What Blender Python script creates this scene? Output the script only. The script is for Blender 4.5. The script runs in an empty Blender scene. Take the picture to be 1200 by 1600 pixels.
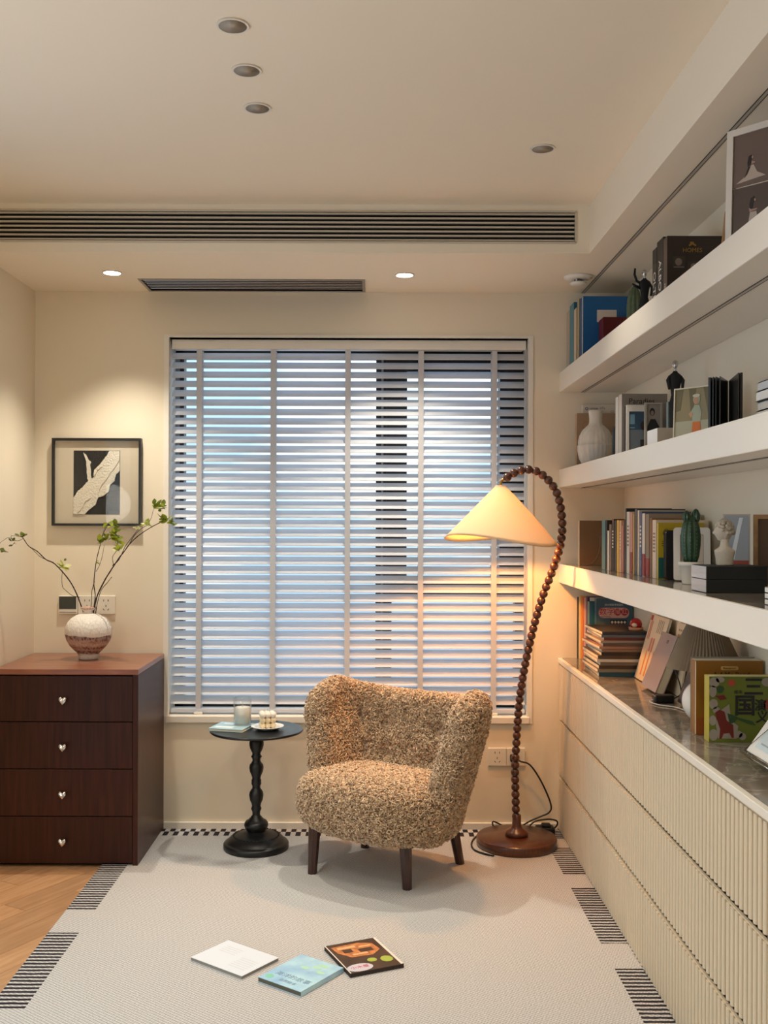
import bpy, bmesh, math, random
import numpy as np
from mathutils import Vector, Matrix

random.seed(7); rng = np.random.default_rng(7)
SC = bpy.context.scene
COL = SC.collection
R = math.radians

# ------------------------------------------------------------------ camera
CAMZ = 1.374
cam = bpy.data.cameras.new('camera'); camo = bpy.data.objects.new('camera', cam); COL.objects.link(camo)
cam.sensor_fit = 'VERTICAL'; cam.sensor_height = 24; cam.sensor_width = 18; cam.lens = 24.0
cam.shift_x = 17/1600; cam.shift_y = 16/1600; cam.clip_start = 0.05
camo.location = (0, 0, CAMZ); camo.rotation_euler = (R(90), R(-0.2), 0)
SC.camera = camo

# ------------------------------------------------------------------ world
SKY_STRENGTH = 1.06
W = bpy.data.worlds.new('sky'); SC.world = W; W.use_nodes = True
nt = W.node_tree; nt.nodes.clear()
o = nt.nodes.new('ShaderNodeOutputWorld'); bg = nt.nodes.new('ShaderNodeBackground')
tc = nt.nodes.new('ShaderNodeTexCoord'); sp = nt.nodes.new('ShaderNodeSeparateXYZ')
rp = nt.nodes.new('ShaderNodeValToRGB'); rp.color_ramp.elements[0].position = .38; rp.color_ramp.elements[1].position = .62
rp.color_ramp.elements[0].color = (.44, .66, 1, 1); rp.color_ramp.elements[1].color = (.66, .92, 1, 1)
mp = nt.nodes.new('ShaderNodeMapRange'); mp.inputs[1].default_value = -1; mp.inputs[2].default_value = 1
nz = nt.nodes.new('ShaderNodeTexNoise'); nz.inputs['Scale'].default_value = 5; nz.inputs['Detail'].default_value = 5
cr = nt.nodes.new('ShaderNodeValToRGB'); cr.color_ramp.elements[0].position = .48; cr.color_ramp.elements[1].position = .62
mx = nt.nodes.new('ShaderNodeMix'); mx.data_type = 'RGBA'; mx.inputs[7].default_value = (1.25, 1.3, 1.35, 1)
L = nt.links.new
L(tc.outputs['Generated'], sp.inputs[0]); L(sp.outputs[2], mp.inputs[0]); L(mp.outputs[0], rp.inputs[0])
L(tc.outputs['Generated'], nz.inputs['Vector']); L(nz.outputs[0], cr.inputs[0]); L(cr.outputs[0], mx.inputs[0])
L(rp.outputs[0], mx.inputs[6]); L(mx.outputs[2], bg.inputs[0]); bg.inputs[1].default_value = SKY_STRENGTH
L(bg.outputs[0], o.inputs[0])

def portal(loc, rot, sx, sy):
    l = bpy.data.lights.new('sky_portal', 'AREA'); l.shape = 'RECTANGLE'; l.size = sx; l.size_y = sy; l.cycles.is_portal = True
    ob = bpy.data.objects.new('sky_portal', l); COL.objects.link(ob); ob.location = loc; ob.rotation_euler = rot
portal((-.11, 4.84, 1.34), (R(-90), 0, 0), 1.62, 1.72)
portal((-1.74, 1.65, 1.18), (0, R(-90), 0), 2.36, 3.3)

# lamp powers, tuned together
P_LIT = 58      # the two lit downlights by the window
P_FILL = 28     # unseen downlights added for overhead fill
P_BULB = 600     # radiance of the bulb in the floor lamp
P_GLOBE = 20     # radiance of the globe lamp added out of view as fill
P_DEEP = 17      # the four deep-set ceiling spots
WARM = (1.0, .90, .74)
SC.view_settings.view_transform = 'Standard'; SC.view_settings.look = 'None'
SC.view_settings.exposure = 0.22; SC.view_settings.gamma = 1.0; SC.view_settings.use_curve_mapping = False
SC.cycles.max_bounces = 8; SC.cycles.diffuse_bounces = 5; SC.cycles.glossy_bounces = 3
SC.cycles.transmission_bounces = 8; SC.cycles.caustics_reflective = False; SC.cycles.caustics_refractive = False
SC.cycles.sample_clamp_indirect = 6

# ------------------------------------------------------------------ helpers
def lin(c):
    if isinstance(c, str):
        c = [int(c[i:i+2], 16)/255 for i in (0, 2, 4)]
    return tuple((x/12.92 if x <= .04045 else ((x+.055)/1.055)**2.4) for x in c)

MATS = {}
def mat(name, col, rough=.6, metal=0., var=None, bump=None, spec=.5, coat=0., trans=0., stretch=None, col2=None, sheen=0.):
    """var=(scale, amount) brightness mottling; bump=(scale, strength); stretch=(x,y,z) texture scaling; col2 = second tone."""
    if name in MATS: return MATS[name]
    m = bpy.data.materials.new(name); m.use_nodes = True; MATS[name] = m
    n = m.node_tree; b = n.nodes['Principled BSDF']; c = lin(col)
    b.inputs['Base Color'].default_value = (*c, 1); b.inputs['Roughness'].default_value = rough
    b.inputs['Metallic'].default_value = metal; b.inputs['Specular IOR Level'].default_value = spec
    b.inputs['Coat Weight'].default_value = coat; b.inputs['Coat Roughness'].default_value = .08
    b.inputs['Sheen Weight'].default_value = sheen
    if trans:
        t = n.nodes.new('ShaderNodeBsdfTranslucent'); t.inputs[0].default_value = (*c, 1)
        x = n.nodes.new('ShaderNodeMixShader'); x.inputs[0].default_value = trans
        n.links.new(b.outputs[0], x.inputs[1]); n.links.new(t.outputs[0], x.inputs[2])
        n.links.new(x.outputs[0], n.nodes['Material Output'].inputs[0])
    vec = None
    if var or bump:
        tc = n.nodes.new('ShaderNodeTexCoord'); vec = tc.outputs['Object']
        if stretch:
            mp = n.nodes.new('ShaderNodeMapping'); mp.inputs['Scale'].default_value = stretch
            n.links.new(vec, mp.inputs[0]); vec = mp.outputs[0]
    if var:
        z = n.nodes.new('ShaderNodeTexNoise'); z.inputs['Scale'].default_value = var[0]; z.inputs['Detail'].default_value = 6
        n.links.new(vec, z.inputs['Vector'])
        r = n.nodes.new('ShaderNodeValToRGB'); a = var[1]
        r.color_ramp.elements[0].position = .32; r.color_ramp.elements[1].position = .68
        c2 = lin(col2) if col2 else tuple(min(1, x*(1+a)) for x in c)
        r.color_ramp.elements[0].color = (*[x*(1-a) for x in c], 1); r.color_ramp.elements[1].color = (*c2, 1)
        n.links.new(z.outputs[0], r.inputs[0]); n.links.new(r.outputs[0], b.inputs['Base Color'])
        if trans: n.links.new(r.outputs[0], t.inputs[0])
    if bump:
        z2 = n.nodes.new('ShaderNodeTexNoise'); z2.inputs['Scale'].default_value = bump[0]; z2.inputs['Detail'].default_value = 4
        n.links.new(vec, z2.inputs['Vector'])
        bp = n.nodes.new('ShaderNodeBump'); bp.inputs['Strength'].default_value = bump[1]; bp.inputs['Distance'].default_value = .005
        n.links.new(z2.outputs[0], bp.inputs['Height']); n.links.new(bp.outputs[0], b.inputs['Normal'])
    return m

def emis(name, col, strength):
    if name in MATS: return MATS[name]
    m = bpy.data.materials.new(name); m.use_nodes = True; MATS[name] = m
    b = m.node_tree.nodes['Principled BSDF']; b.inputs['Base Color'].default_value = (1, 1, 1, 1)
    b.inputs['Emission Color'].default_value = (*col, 1); b.inputs['Emission Strength'].default_value = strength
    return m

def glass(name, col=(1, 1, 1), rough=0.0):
    """thin architectural glass: mostly clear with a fresnel reflection"""
    if name in MATS: return MATS[name]
    m = bpy.data.materials.new(name); m.use_nodes = True; MATS[name] = m
    n = m.node_tree; n.nodes.clear()
    o = n.nodes.new('ShaderNodeOutputMaterial'); t = n.nodes.new('ShaderNodeBsdfTransparent'); t.inputs[0].default_value = (*col, 1)
    g = n.nodes.new('ShaderNodeBsdfGlossy'); g.inputs['Roughness'].default_value = rough
    lw = n.nodes.new('ShaderNodeLayerWeight'); pw_ = n.nodes.new('ShaderNodeMath'); pw_.operation = 'POWER'; pw_.inputs[1].default_value = 4
    ma = n.nodes.new('ShaderNodeMath'); ma.operation = 'MULTIPLY_ADD'; ma.inputs[1].default_value = .8; ma.inputs[2].default_value = .03
    n.links.new(lw.outputs['Facing'], pw_.inputs[0]); n.links.new(pw_.outputs[0], ma.inputs[0])
    x = n.nodes.new('ShaderNodeMixShader'); n.links.new(ma.outputs[0], x.inputs[0]); n.links.new(t.outputs[0], x.inputs[1])
    n.links.new(g.outputs[0], x.inputs[2]); n.links.new(x.outputs[0], o.inputs[0])
    return m

class MB:
    """collects geometry for one mesh object"""
    def __init__(s): s.v = []; s.f = []; s.mi = []; s.sm = []
    def add(s, vs, fs, mi=0, smooth=False):
        k = len(s.v); s.v += [tuple(p) for p in vs]
        for f in fs: s.f.append(tuple(i+k for i in f)); s.mi.append(mi); s.sm.append(smooth)
        return s
    def box(s, x0, x1, y0, y1, z0, z1, mi=0, M=None):
        vs = [(x, y, z) for z in (z0, z1) for y in (y0, y1) for x in (x0, x1)]
        if M is not None: vs = [M @ Vector(p) for p in vs]
        return s.add(vs, [(0, 2, 3, 1), (4, 5, 7, 6), (0, 1, 5, 4), (2, 6, 7, 3), (0, 4, 6, 2), (1, 3, 7, 5)], mi)
    def rbox(s, x0, x1, y0, y1, z0, z1, r=.003, seg=2, mi=0, M=None):
        bm = bmesh.new(); bmesh.ops.create_cube(bm, size=1)
        for v in bm.verts: v.co = ((x0+x1)/2+v.co.x*(x1-x0), (y0+y1)/2+v.co.y*(y1-y0), (z0+z1)/2+v.co.z*(z1-z0))
        r = min(r, .45*min(x1-x0, y1-y0, z1-z0))
        bmesh.ops.bevel(bm, geom=bm.edges[:], offset=r, segments=seg, profile=.5, affect='EDGES')
        s.bm(bm, mi, M); return s
    def bm(s, bm, mi=0, M=None, smooth=False):
        bm.verts.index_update()
        vs = [(M @ v.co if M is not None else v.co) for v in bm.verts]
        s.add(vs, [[v.index for v in f.verts] for f in bm.faces], mi, smooth); bm.free(); return s
    def lathe(s, prof, n=32, c=(0, 0, 0), mi=0, smooth=True, cap=True, rfun=None):
        vs = []; fs = []
        for (r, z) in prof:
            for i in range(n):
                a = 2*math.pi*i/n; rr = r*(rfun(a, z) if rfun else 1)
                vs.append((c[0]+rr*math.cos(a), c[1]+rr*math.sin(a), c[2]+z))
        for j in range(len(prof)-1):
            for i in range(n):
                fs.append((j*n+i, j*n+(i+1) % n, (j+1)*n+(i+1) % n, (j+1)*n+i))
        if cap:
            fs.append(tuple(range(n))[::-1]); fs.append(tuple((len(prof)-1)*n+i for i in range(n)))
        return s.add(vs, fs, mi, smooth)
    def tube(s, pts, rad, n=8, mi=0, smooth=True, cap=True):
        pts = [Vector(p) for p in pts]; rad = rad if hasattr(rad, '__len__') else [rad]*len(pts)
        vs = []; fs = []; up = None
        for i, p in enumerate(pts):
            t = (pts[min(i+1, len(pts)-1)]-pts[max(i-1, 0)]).normalized()
            if up is None: up = t.orthogonal().normalized()
            up = (up-t*up.dot(t)); up = up.normalized() if up.length > 1e-6 else t.orthogonal().normalized()
            bi = t.cross(up)
            for k in range(n):
                a = 2*math.pi*k/n; vs.append(p+rad[i]*(math.cos(a)*up+math.sin(a)*bi))
        for j in range(len(pts)-1):
            for k in range(n): fs.append((j*n+k, j*n+(k+1) % n, (j+1)*n+(k+1) % n, (j+1)*n+k))
        if cap: fs.append(tuple(range(n))[::-1]); fs.append(tuple((len(pts)-1)*n+k for k in range(n)))
        return s.add(vs, fs, mi, smooth)
    def sphere(s, c, r, n=16, m=10, mi=0, sc=(1, 1, 1)):
        bm = bmesh.new(); bmesh.ops.create_uvsphere(bm, u_segments=n, v_segments=m, radius=r)
        return s.bm(bm, mi, Matrix.Translation(c) @ Matrix.Diagonal((*sc, 1)), True)
    def prism(s, pts, F, w0, w1, mi=0):
        """polygon pts in (u,v) extruded from w0 to w1 along the frame's normal"""
        n = len(pts); vs = [F @ Vector((u, v, w0)) for u, v in pts]+[F @ Vector((u, v, w1)) for u, v in pts]
        fs = [tuple(range(n))[::-1], tuple(range(n, 2*n))]+[(i, (i+1) % n, n+(i+1) % n, n+i) for i in range(n)]
        return s.add(vs, fs, mi)
    def grid(s, V, nu, nv, closeu=False, mi=0, flip=False):
        fs = []
        for i in range(nu if closeu else nu-1):
            for j in range(nv-1):
                q = (i*nv+j, ((i+1) % nu)*nv+j, ((i+1) % nu)*nv+j+1, i*nv+j+1)
                fs.append(q[::-1] if flip else q)
        return s.add(V, fs, mi, True)
    def mesh(s, name, mats):
        me = bpy.data.meshes.new(name); me.from_pydata(s.v, [], s.f)
        for m in (mats if isinstance(mats, (list, tuple)) else [mats]): me.materials.append(m)
        me.polygons.foreach_set('material_index', s.mi); me.polygons.foreach_set('use_smooth', s.sm); me.update()
        return me
    def build(s, name, mats, parent=None, loc=None, rz=0, label=None, cat=None, group=None, kind=None):
        return link(name, s.mesh(name, mats), parent, loc, rz, label, cat, group, kind)

def link(name, data, parent=None, loc=None, rz=0, label=None, cat=None, group=None, kind=None, M=None):
    ob = bpy.data.objects.new(name, data); COL.objects.link(ob)
    if parent is not None: ob.parent = parent
    if loc is not None: ob.location = loc
    if rz: ob.rotation_euler[2] = rz
    if M is not None: ob.matrix_local = M
    for k, v in (('label', label), ('category', cat), ('group', group), ('kind', kind)):
        if v: ob[k] = v
    return ob
def thing(name, label, cat, loc=(0, 0, 0), rz=0, group=None, M=None):
    return link(name, None, None, loc if M is None else None, rz, label, cat, group, None, M)
def struct(name, mb, m, parent=None): return mb.build(name, m, parent, kind='structure' if parent is None else None)
def frame(O, U, V):
    U = Vector(U).normalized(); V = Vector(V); V = (V-U*V.dot(U)).normalized(); N = U.cross(V)
    M = Matrix((U, V, N)).transposed().to_4x4(); M.translation = Vector(O); return M
def P(px, py, D): return Vector(((px-583)*D/1600, D, CAMZ-(py-816)*D/1600))
def rect(u0, v0, u1, v1): return [(u0, v0), (u1, v0), (u1, v1), (u0, v1)]
def ell(cu, cv, ru, rv, n=20, a0=0): return [(cu+ru*math.cos(a0+2*math.pi*i/n), cv+rv*math.sin(a0+2*math.pi*i/n)) for i in range(n)]
def pill(u0, v0, u1, v1, r, n=6):
    pts = []
    for cx, cy, a in ((u1-r, v0+r, -90), (u1-r, v1-r, 0), (u0+r, v1-r, 90), (u0+r, v0+r, 180)):
        for i in range(n+1):
            t = R(a+90*i/n); pts.append((cx+r*math.cos(t), cy+r*math.sin(t)))
    return pts
def host(parent, name):
    if parent is None: return None
    kids = {}
    for c in parent.children: kids.setdefault(c.name.split('.')[0], c)
    if name.split('_')[-1] in ('detail', 'print', 'caption', 'backdrop', 'floor') and 'photo' in kids and name not in ('photo',): return kids['photo']
    if name in ('photo', 'mat_board', 'backing', 'glazing', 'black_ground'): return parent
    for k in ('black_ground', 'cover', 'case', 'body', 'carton'):
        if k in kids: return kids[k]
    return parent
def decal(name, polys, m, parent, F, w=.0004, t=.0004, label=None):
    parent = host(parent, name)
    if len(polys) <= 10:
        for p in polys: ob = MB().prism(p, F, w, w+t).build(name, m, parent, label=label)
        return ob
    mb = MB()
    for p in polys: mb.prism(p, F, w, w+t)
    return mb.build(name, m, parent, label=label, kind='stuff')
TXT = {}
def text(name, body, size, m, parent, F, u, v, w=.0006, align='CENTER', sx=1.0, shear=0, label=None, bold=0):
    cu = bpy.data.curves.new('lettering', 'FONT'); cu.body = body; cu.size = size; cu.extrude = .0002; cu.align_x = align
    cu.align_y = 'CENTER'; cu.resolution_u = 3; cu.offset = bold; cu.shear = shear
    ob = bpy.data.objects.new('lettering', cu); COL.objects.link(ob)
    dg = bpy.context.evaluated_depsgraph_get(); me = bpy.data.meshes.new_from_object(ob.evaluated_get(dg))
    bpy.data.objects.remove(ob); bpy.data.curves.remove(cu)
    me.transform(F @ Matrix.Translation((u, v, w)) @ Matrix.Diagonal((sx, 1, 1, 1)))
    me.materials.clear(); me.materials.append(m)
    return link(name, me, host(parent, name), label=label)

# ------------------------------------------------------------------ colours
WALLC = mat('wall_paint', 'e6dcc8', .85, bump=(180, .04))
CEILC = mat('ceiling_paint', 'efe5d2', .9)
WHITE = mat('white_plaster_trim', 'e9e4da', .5)
LACQ = mat('cream_lacquer', 'ebe5da', .32)
BLACK = mat('black_satin', '111214', .38)
MATTEB = mat('matte_black', '0c0c0d', .7)
CHROME = mat('chrome', 'd8d8d8', .12, 1)
ALU = mat('brushed_aluminium', 'a9a9aa', .3, 1)
PAPER = mat('page_paper', 'ddd5c3', .9)
CREAM = mat('cream_paper', 'e6dcc8', .8)
WHITEP = mat('white_plastic', 'e8e5de', .35)

def wood(name, c1, c2, scale=(1, 1, 1), rough=.35, spread=.25, coat=0, nscale=4., spec=.5):
    if name in MATS: return MATS[name]
    m = bpy.data.materials.new(name); m.use_nodes = True; MATS[name] = m; n = m.node_tree; b = n.nodes['Principled BSDF']
    b.inputs['Roughness'].default_value = rough; b.inputs['Specular IOR Level'].default_value = spec; b.inputs['Coat Weight'].default_value = coat; b.inputs['Coat Roughness'].default_value = .2
    tc = n.nodes.new('ShaderNodeTexCoord'); mp = n.nodes.new('ShaderNodeMapping'); mp.inputs['Scale'].default_value = scale
    oi = n.nodes.new('ShaderNodeObjectInfo'); ad = n.nodes.new('ShaderNodeVectorMath'); ad.operation = 'ADD'
    ml = n.nodes.new('ShaderNodeVectorMath'); ml.operation = 'SCALE'; ml.inputs[0].default_value = (13, 7, 5)
    n.links.new(oi.outputs['Random'], ml.inputs['Scale']); n.links.new(tc.outputs['Object'], mp.inputs[0])
    n.links.new(mp.outputs[0], ad.inputs[0]); n.links.new(ml.outputs[0], ad.inputs[1])
    z = n.nodes.new('ShaderNodeTexNoise'); z.inputs['Scale'].default_value = nscale; z.inputs['Detail'].default_value = 8; z.inputs['Distortion'].default_value = .6
    n.links.new(ad.outputs[0], z.inputs['Vector'])
    r = n.nodes.new('ShaderNodeValToRGB'); r.color_ramp.elements[0].position = .5-spread; r.color_ramp.elements[1].position = .5+spread
    r.color_ramp.elements[0].color = (*lin(c1), 1); r.color_ramp.elements[1].color = (*lin(c2), 1)
    n.links.new(z.outputs[0], r.inputs[0])
    hv = n.nodes.new('ShaderNodeHueSaturation'); mr = n.nodes.new('ShaderNodeMapRange'); mr.inputs[3].default_value = .85; mr.inputs[4].default_value = 1.15
    n.links.new(oi.outputs['Random'], mr.inputs[0]); n.links.new(mr.outputs[0], hv.inputs['Value'])
    n.links.new(r.outputs[0], hv.inputs['Color']); n.links.new(hv.outputs[0], b.inputs['Base Color'])
    bp = n.nodes.new('ShaderNodeBump'); bp.inputs['Strength'].default_value = .08; bp.inputs['Distance'].default_value = .003
    n.links.new(z.outputs[0], bp.inputs['Height']); n.links.new(bp.outputs[0], b.inputs['Normal'])
    return m
OAK = wood('oak_floorboards', 'a87c57', 'c9a27c', (1.2, 14, 14), .38, .3)
WALNUTV = wood('walnut_vertical_grain', '27110b', '472317', (16, 16, .9), .36, .28, 0, spec=.3)
WALNUTT = wood('walnut_top', '7d4632', 'ad6f55', (1.2, 14, 14), .3, .28, .3)
DARKWOOD = wood('dark_turned_wood', '3b1d12', '64351f', (30, 30, 6), .28, .3, .4)
LEGWOOD = wood('dark_leg_wood', '2a120d', '45211a', (20, 20, 2), .3, .3, .3)

# ------------------------------------------------------------------ the room
XL, XR, YB, YF = -1.512, 1.12, 4.571, -1.6
ZL, ZU = 2.40, 2.583            # dropped and main ceiling
XC = .829                       # front plane of cabinets and shelves
WX0, WX1, WZ0, WZ1 = -.923, .700, .478, 2.196
struct('floor', MB().box(XL-.2, XR+.2, YF-.2, YB+.3, -.12, -.012), OAK)
FLOOR = bpy.data.objects['floor']
struct('wall_back', MB().box(XL-.2, WX0, YB, YB+.27, -.012, 2.75).box(WX1, XR+.2, YB, YB+.27, -.012, 2.75)
       .box(WX0, WX1, YB, YB+.27, -.012, WZ0).box(WX0, WX1, YB, YB+.27, WZ1, 2.75), WALLC)
struct('wall_right', MB().box(XR, XR+.2, YF-.2, YB, -.012, 2.75), WALLC)
struct('wall_left', MB().box(XL-.2, XL, YF-.2, 0, -.012, 2.75).box(XL-.2, XL, 3.3, YB, -.012, 2.75)
       .box(XL-.2, XL, 0, 3.3, 2.42, 2.75), WALLC)
struct('wall_front', MB().box(XL, XR, YF-.2, YF, -.012, 2.75), WALLC)
YD = 3.899                      # face of the bulkhead
GX0, GX1, GZ0, GZ1 = -1.45, .7675, 2.440, 2.558
DX0, DX1, DY0, DY1 = -.987, -.05, 4.337, 4.547
XS = .821
mb = MB()
mb.box(XL, XR, YF, YD+.02, ZU, ZU+.15)                       # main ceiling
mb.box(XS, XR, YF, YD, ZL, ZU)                               # soffit along the shelves
mb.box(XL, XR, YD, YD+.02, ZL, GZ0).box(XL, XR, YD, YD+.02, GZ1, ZU)      # bulkhead face round the grille
mb.box(XL, GX0, YD, YD+.02, GZ0, GZ1).box(GX1, XR, YD, YD+.02, GZ0, GZ1)
mb.box(XL, XR, YD+.02, DY0, ZL, ZL+.02).box(XL, XR, DY1, YB, ZL, ZL+.02)  # underside round the slot
mb.box(XL, DX0, DY0, DY1, ZL, ZL+.02).box(DX1, XR, DY0, DY1, ZL, ZL+.02)
mb.box(XL, XR, YD+.02, YB, ZU+.15, ZU+.17)
struct('ceiling', mb, CEILC)
struct('baseboard_back', MB().rbox(-.93, XC, YB-.012, YB, 0, .036, .003), WHITE)

# floorboards where the rug leaves the floor bare
CHV = []
pw, plen = .11, .62
cnt = 0
dirv = Vector((.5, .866, 0)); nor = Vector((.866, -.5, 0))
def clip_poly(poly, a, b, c):      # keep a*x+b*y<=c
    out = []
    for i in range(len(poly)):
        p, q = poly[i], poly[(i+1) % len(poly)]
        dp, dq = a*p[0]+b*p[1]-c, a*q[0]+b*q[1]-c
        if dp <= 0: out.append(p)
        if (dp < 0 < dq) or (dq < 0 < dp):
            t = dp/(dp-dq); out.append((p[0]+t*(q[0]-p[0]), p[1]+t*(q[1]-p[1])))
    return out
k0 = -42
for k in range(-42, -14):
    off = (k*.37) % 1*plen
    for j in range(-2, 9):
        s0 = j*plen*1.35+off
        a = nor*(k*pw)+dirv*s0
        q = [a, a+nor*(pw-.0016), a+nor*(pw-.0016)+dirv*(plen*1.35-.0016), a+dirv*(plen*1.35-.0016)]
        q = [(p.x, p.y) for p in q]
        for h in ((1, 0, -1.0), (-1, 0, 1.51), (0, 1, 4.55), (0, -1, -1.6)):
            q = clip_poly(q, *h)
            if len(q) < 3: break
        if len(q) < 3: continue
        cx = sum(p[0] for p in q)/len(q); cy = sum(p[1] for p in q)/len(q)
        ar = abs(sum(q[i][0]*q[(i+1) % len(q)][1]-q[(i+1) % len(q)][0]*q[i][1] for i in range(len(q))))/2
        if ar < .0006: continue
        Rm = Matrix.Rotation(-math.atan2(dirv.y, dirv.x), 2)
        ql = [Rm @ Vector((p[0]-cx, p[1]-cy)) for p in q]
        ob = MB().prism([(p.x, p.y) for p in ql], Matrix.Identity(4), -.012, 0).build('floorboard', OAK, FLOOR)
        ob.location = (cx, cy, 0); ob.rotation_euler[2] = math.atan2(dirv.y, dirv.x)
# plain floor level elsewhere (under the rug and cabinets)
MB().box(-.999, XR, YF, YB, -.012, -.001).box(XL, -1.0, YF, 1.6, -.012, -.001).build('subfloor_board', OAK, FLOOR)

# window: casing, dark frame, panes, sill
struct('trim_1', MB().box(WX0-.012, WX0, YB-.006, YB+.25, WZ0, WZ1+.012).box(WX1, WX1+.012, YB-.006, YB+.25, WZ0, WZ1+.012)
       .box(WX0, WX1, YB-.006, YB+.25, WZ1, WZ1+.012)
       .box(WX0, WX0+.010, YB-.006, 4.73, .508, WZ1).box(WX1-.010, WX1, YB-.006, 4.73, .508, WZ1), WHITE)
win = link('window_1', None, kind='structure')
WDARK = mat('dark_window_frame', '16181b', .4); WGREY = mat('grey_window_gasket', '8e9092', .5)
YW0, YW1 = 4.73, 4.79
mb = MB()
mb.box(WX0, -.875, YW0, YW1, .508, WZ1).box(WX0, WX1, YW0, YW1, 2.13, WZ1).box(WX0, WX1, YW0, YW1, .508, .56)
mb.box(.012, .086, YW0, YW1, .56, 2.13).box(.655, WX1, YW0, YW1, .56, 2.13)
mb.box(.086, .655, YW0, YW1, 1.03, 1.08)
mb.build('window_frame', WDARK, win)
sash = MB().box(.060, .154, YW0-.03, YW1, 1.02, 2.13).box(.58, .690, YW0-.03, YW1, 1.02, 2.13).box(.154, .58, YW0-.03, YW1, 2.066, 2.13).box(.154, .58, YW0-.03, YW1, 1.02, 1.12)
sash.build('sash_frame', WDARK, win)
MB().box(-.914, -.894, YW0-.006, YW0, .56, 2.13).build('gasket', WGREY, win)
MB().box(.036, .046, YW0-.006, YW0, .56, 2.13).build('gasket', WGREY, win)
PANE = glass('window_glass', (.97, .99, 1))
for a in ((-.875, .012, .56, 2.13), (.154, .58, 1.12, 2.066), (.086, .655, .56, 1.03)):
    MB().box(a[0], a[1], YW0+.026, YW0+.032, a[2], a[3]).build('pane', PANE, win)
MB().rbox(WX0, WX1+.0, YB-.014, YB+.16, .478, .508, .003).build('window_sill', WHITE, win)
# unseen glazed door in the left wall, sized and placed for side daylight
w2 = link('window_2', None, kind='structure')
mb = MB()
for y in (0, 1.08, 2.16, 3.24): mb.box(XL-.12, XL-.06, y, y+.06, 0, 2.42)
mb.box(XL-.12, XL-.06, 0, 3.3, 2.36, 2.42).box(XL-.12, XL-.06, 0, 3.3, -.012, .06); mb.build('window_frame', WDARK, w2)
for y in (.06, 1.14, 2.22): MB().box(XL-.094, XL-.088, y, y+1.02, .06, 2.36).build('pane', PANE, w2)

# ------------------------------------------------------------------ venetian blind
BY = 4.622
blind = thing('venetian_blind', 'white venetian blind with wide slats and ladder tapes over the window', 'blind', (0, BY, 0))
SLATM = mat('white_slat', 'eceef2', .42, trans=.5)
TAPEM = mat('white_ladder_tape', 'e6e6e8', .8, trans=.4)
BX0, BX1 = -.908, .684
pitch, z0s, ns = .0419, .572, 38
th = R(40)
mb = MB(); seg = 8; prof = []
for i in range(seg+1):
    u = (i/seg-.5)*.05; prof.append((u, .0022*(1-(2*u/.05)**2)))
for i in range(seg, -1, -1):
    u = (i/seg-.5)*.05; prof.append((u, .0022*(1-(2*u/.05)**2)-.0026))
n = len(prof); vs = []
for x in (BX0, BX1):
    for (u, h) in prof: vs.append((x, u*math.cos(th)-h*math.sin(th), u*math.sin(th)+h*math.cos(th)))
mb.add(vs, [(i, (i+1) % n, n+(i+1) % n, n+i) for i in range(n)]+[tuple(range(n)), tuple(range(2*n-1, n-1, -1))])
slat_me = mb.mesh('slat', SLATM)
for i in range(ns): link('slat', slat_me, blind, (0, 0, z0s+i*pitch))
MB().rbox(BX0+.002, BX1, -.028, -.012, 2.149, 2.192, .003).build('valance', WHITE, blind)
MB().rbox(BX0+.01, BX1-.01, -.012, .03, 2.150, 2.188, .003).build('head_rail', WHITE, blind)
MB().rbox(BX0, BX1, -.024, .024, .516, .536, .005).build('bottom_rail', SLATM, blind)
for px in (312, 427, 543, 657, 771):
    x = (px-583)*BY/1600
    MB().box(x-.012, x+.012, -.0235, -.0225, .536, 2.146).build('ladder_tape', TAPEM, blind)
    MB().box(x-.012, x+.012, .0225, .0235, .536, 2.146).build('ladder_tape', TAPEM, blind)
    MB().rbox(x-.020, x+.020, -.027, .0, .508, .520, .003).build('tape_clip', WHITEP, blind)
MB().tube([(.678, -.034, 2.15), (.680, -.034, 1.4), (.679, -.034, .60)], .003, 6).build('pull_cord', TAPEM, blind)
MB().tube([(.684, -.036, 2.15), (.686, -.036, 1.4), (.685, -.036, .56)], .003, 6).build('pull_cord', TAPEM, blind)

# ------------------------------------------------------------------ ceiling fittings
vent = thing('air_vent', 'long slotted air conditioning grille in the bulkhead', 'air vent', (0, YD, 0))
VENTM = mat('vent_slat_paint', 'c9c0ae', .5)
MB().box(GX0, GX1, -.004, .0, GZ1-.003, GZ1+.004).box(GX0, GX1, -.004, 0, GZ0-.004, GZ0+.003).box(GX1-.003, GX1+.004, -.004, 0, GZ0, GZ1).build('vent_frame', VENTM, vent)
MB().box(GX0+.001, GX1-.001, .030, .034, GZ0-.005, GZ1+.005).box(GX0+.001, GX1-.001, .0205, .030, GZ0-.004, GZ0).box(GX0+.001, GX1-.001, .0205, .030, GZ1, GZ1+.004).build('backing', MATTEB, vent)  # matte black sheet stands in for the dark of the enclosed cavity
me = MB().box(GX0, GX1-.003, 0, .007, -.0030, .0030).mesh('slat', VENTM)
for i in range(7):
    z = GZ0+.010+i*(GZ1-GZ0-.018)/6
    link('slat', me, vent, (0, .002, z)).rotation_euler = (R(-6), 0, 0)
dif = thing('slot_diffuser', 'silver linear ceiling grille above the window', 'air vent', (0, 0, ZL))
MB().box(DX0-.012, DX1+.012, DY0-.012, DY0, -.003, .012).box(DX0-.012, DX1+.012, DY1, DY1+.012, -.003, .012).box(DX0-.012, DX0, DY0, DY1, -.003, .012).box(DX1, DX1+.012, DY0, DY1, -.003, .012).build('vent_frame', ALU, dif)
MB().box(DX0, DX1, DY0, DY1, .05, .055).build('backing', mat('vent_shadow_grey', '55504a', .6), dif)
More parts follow.
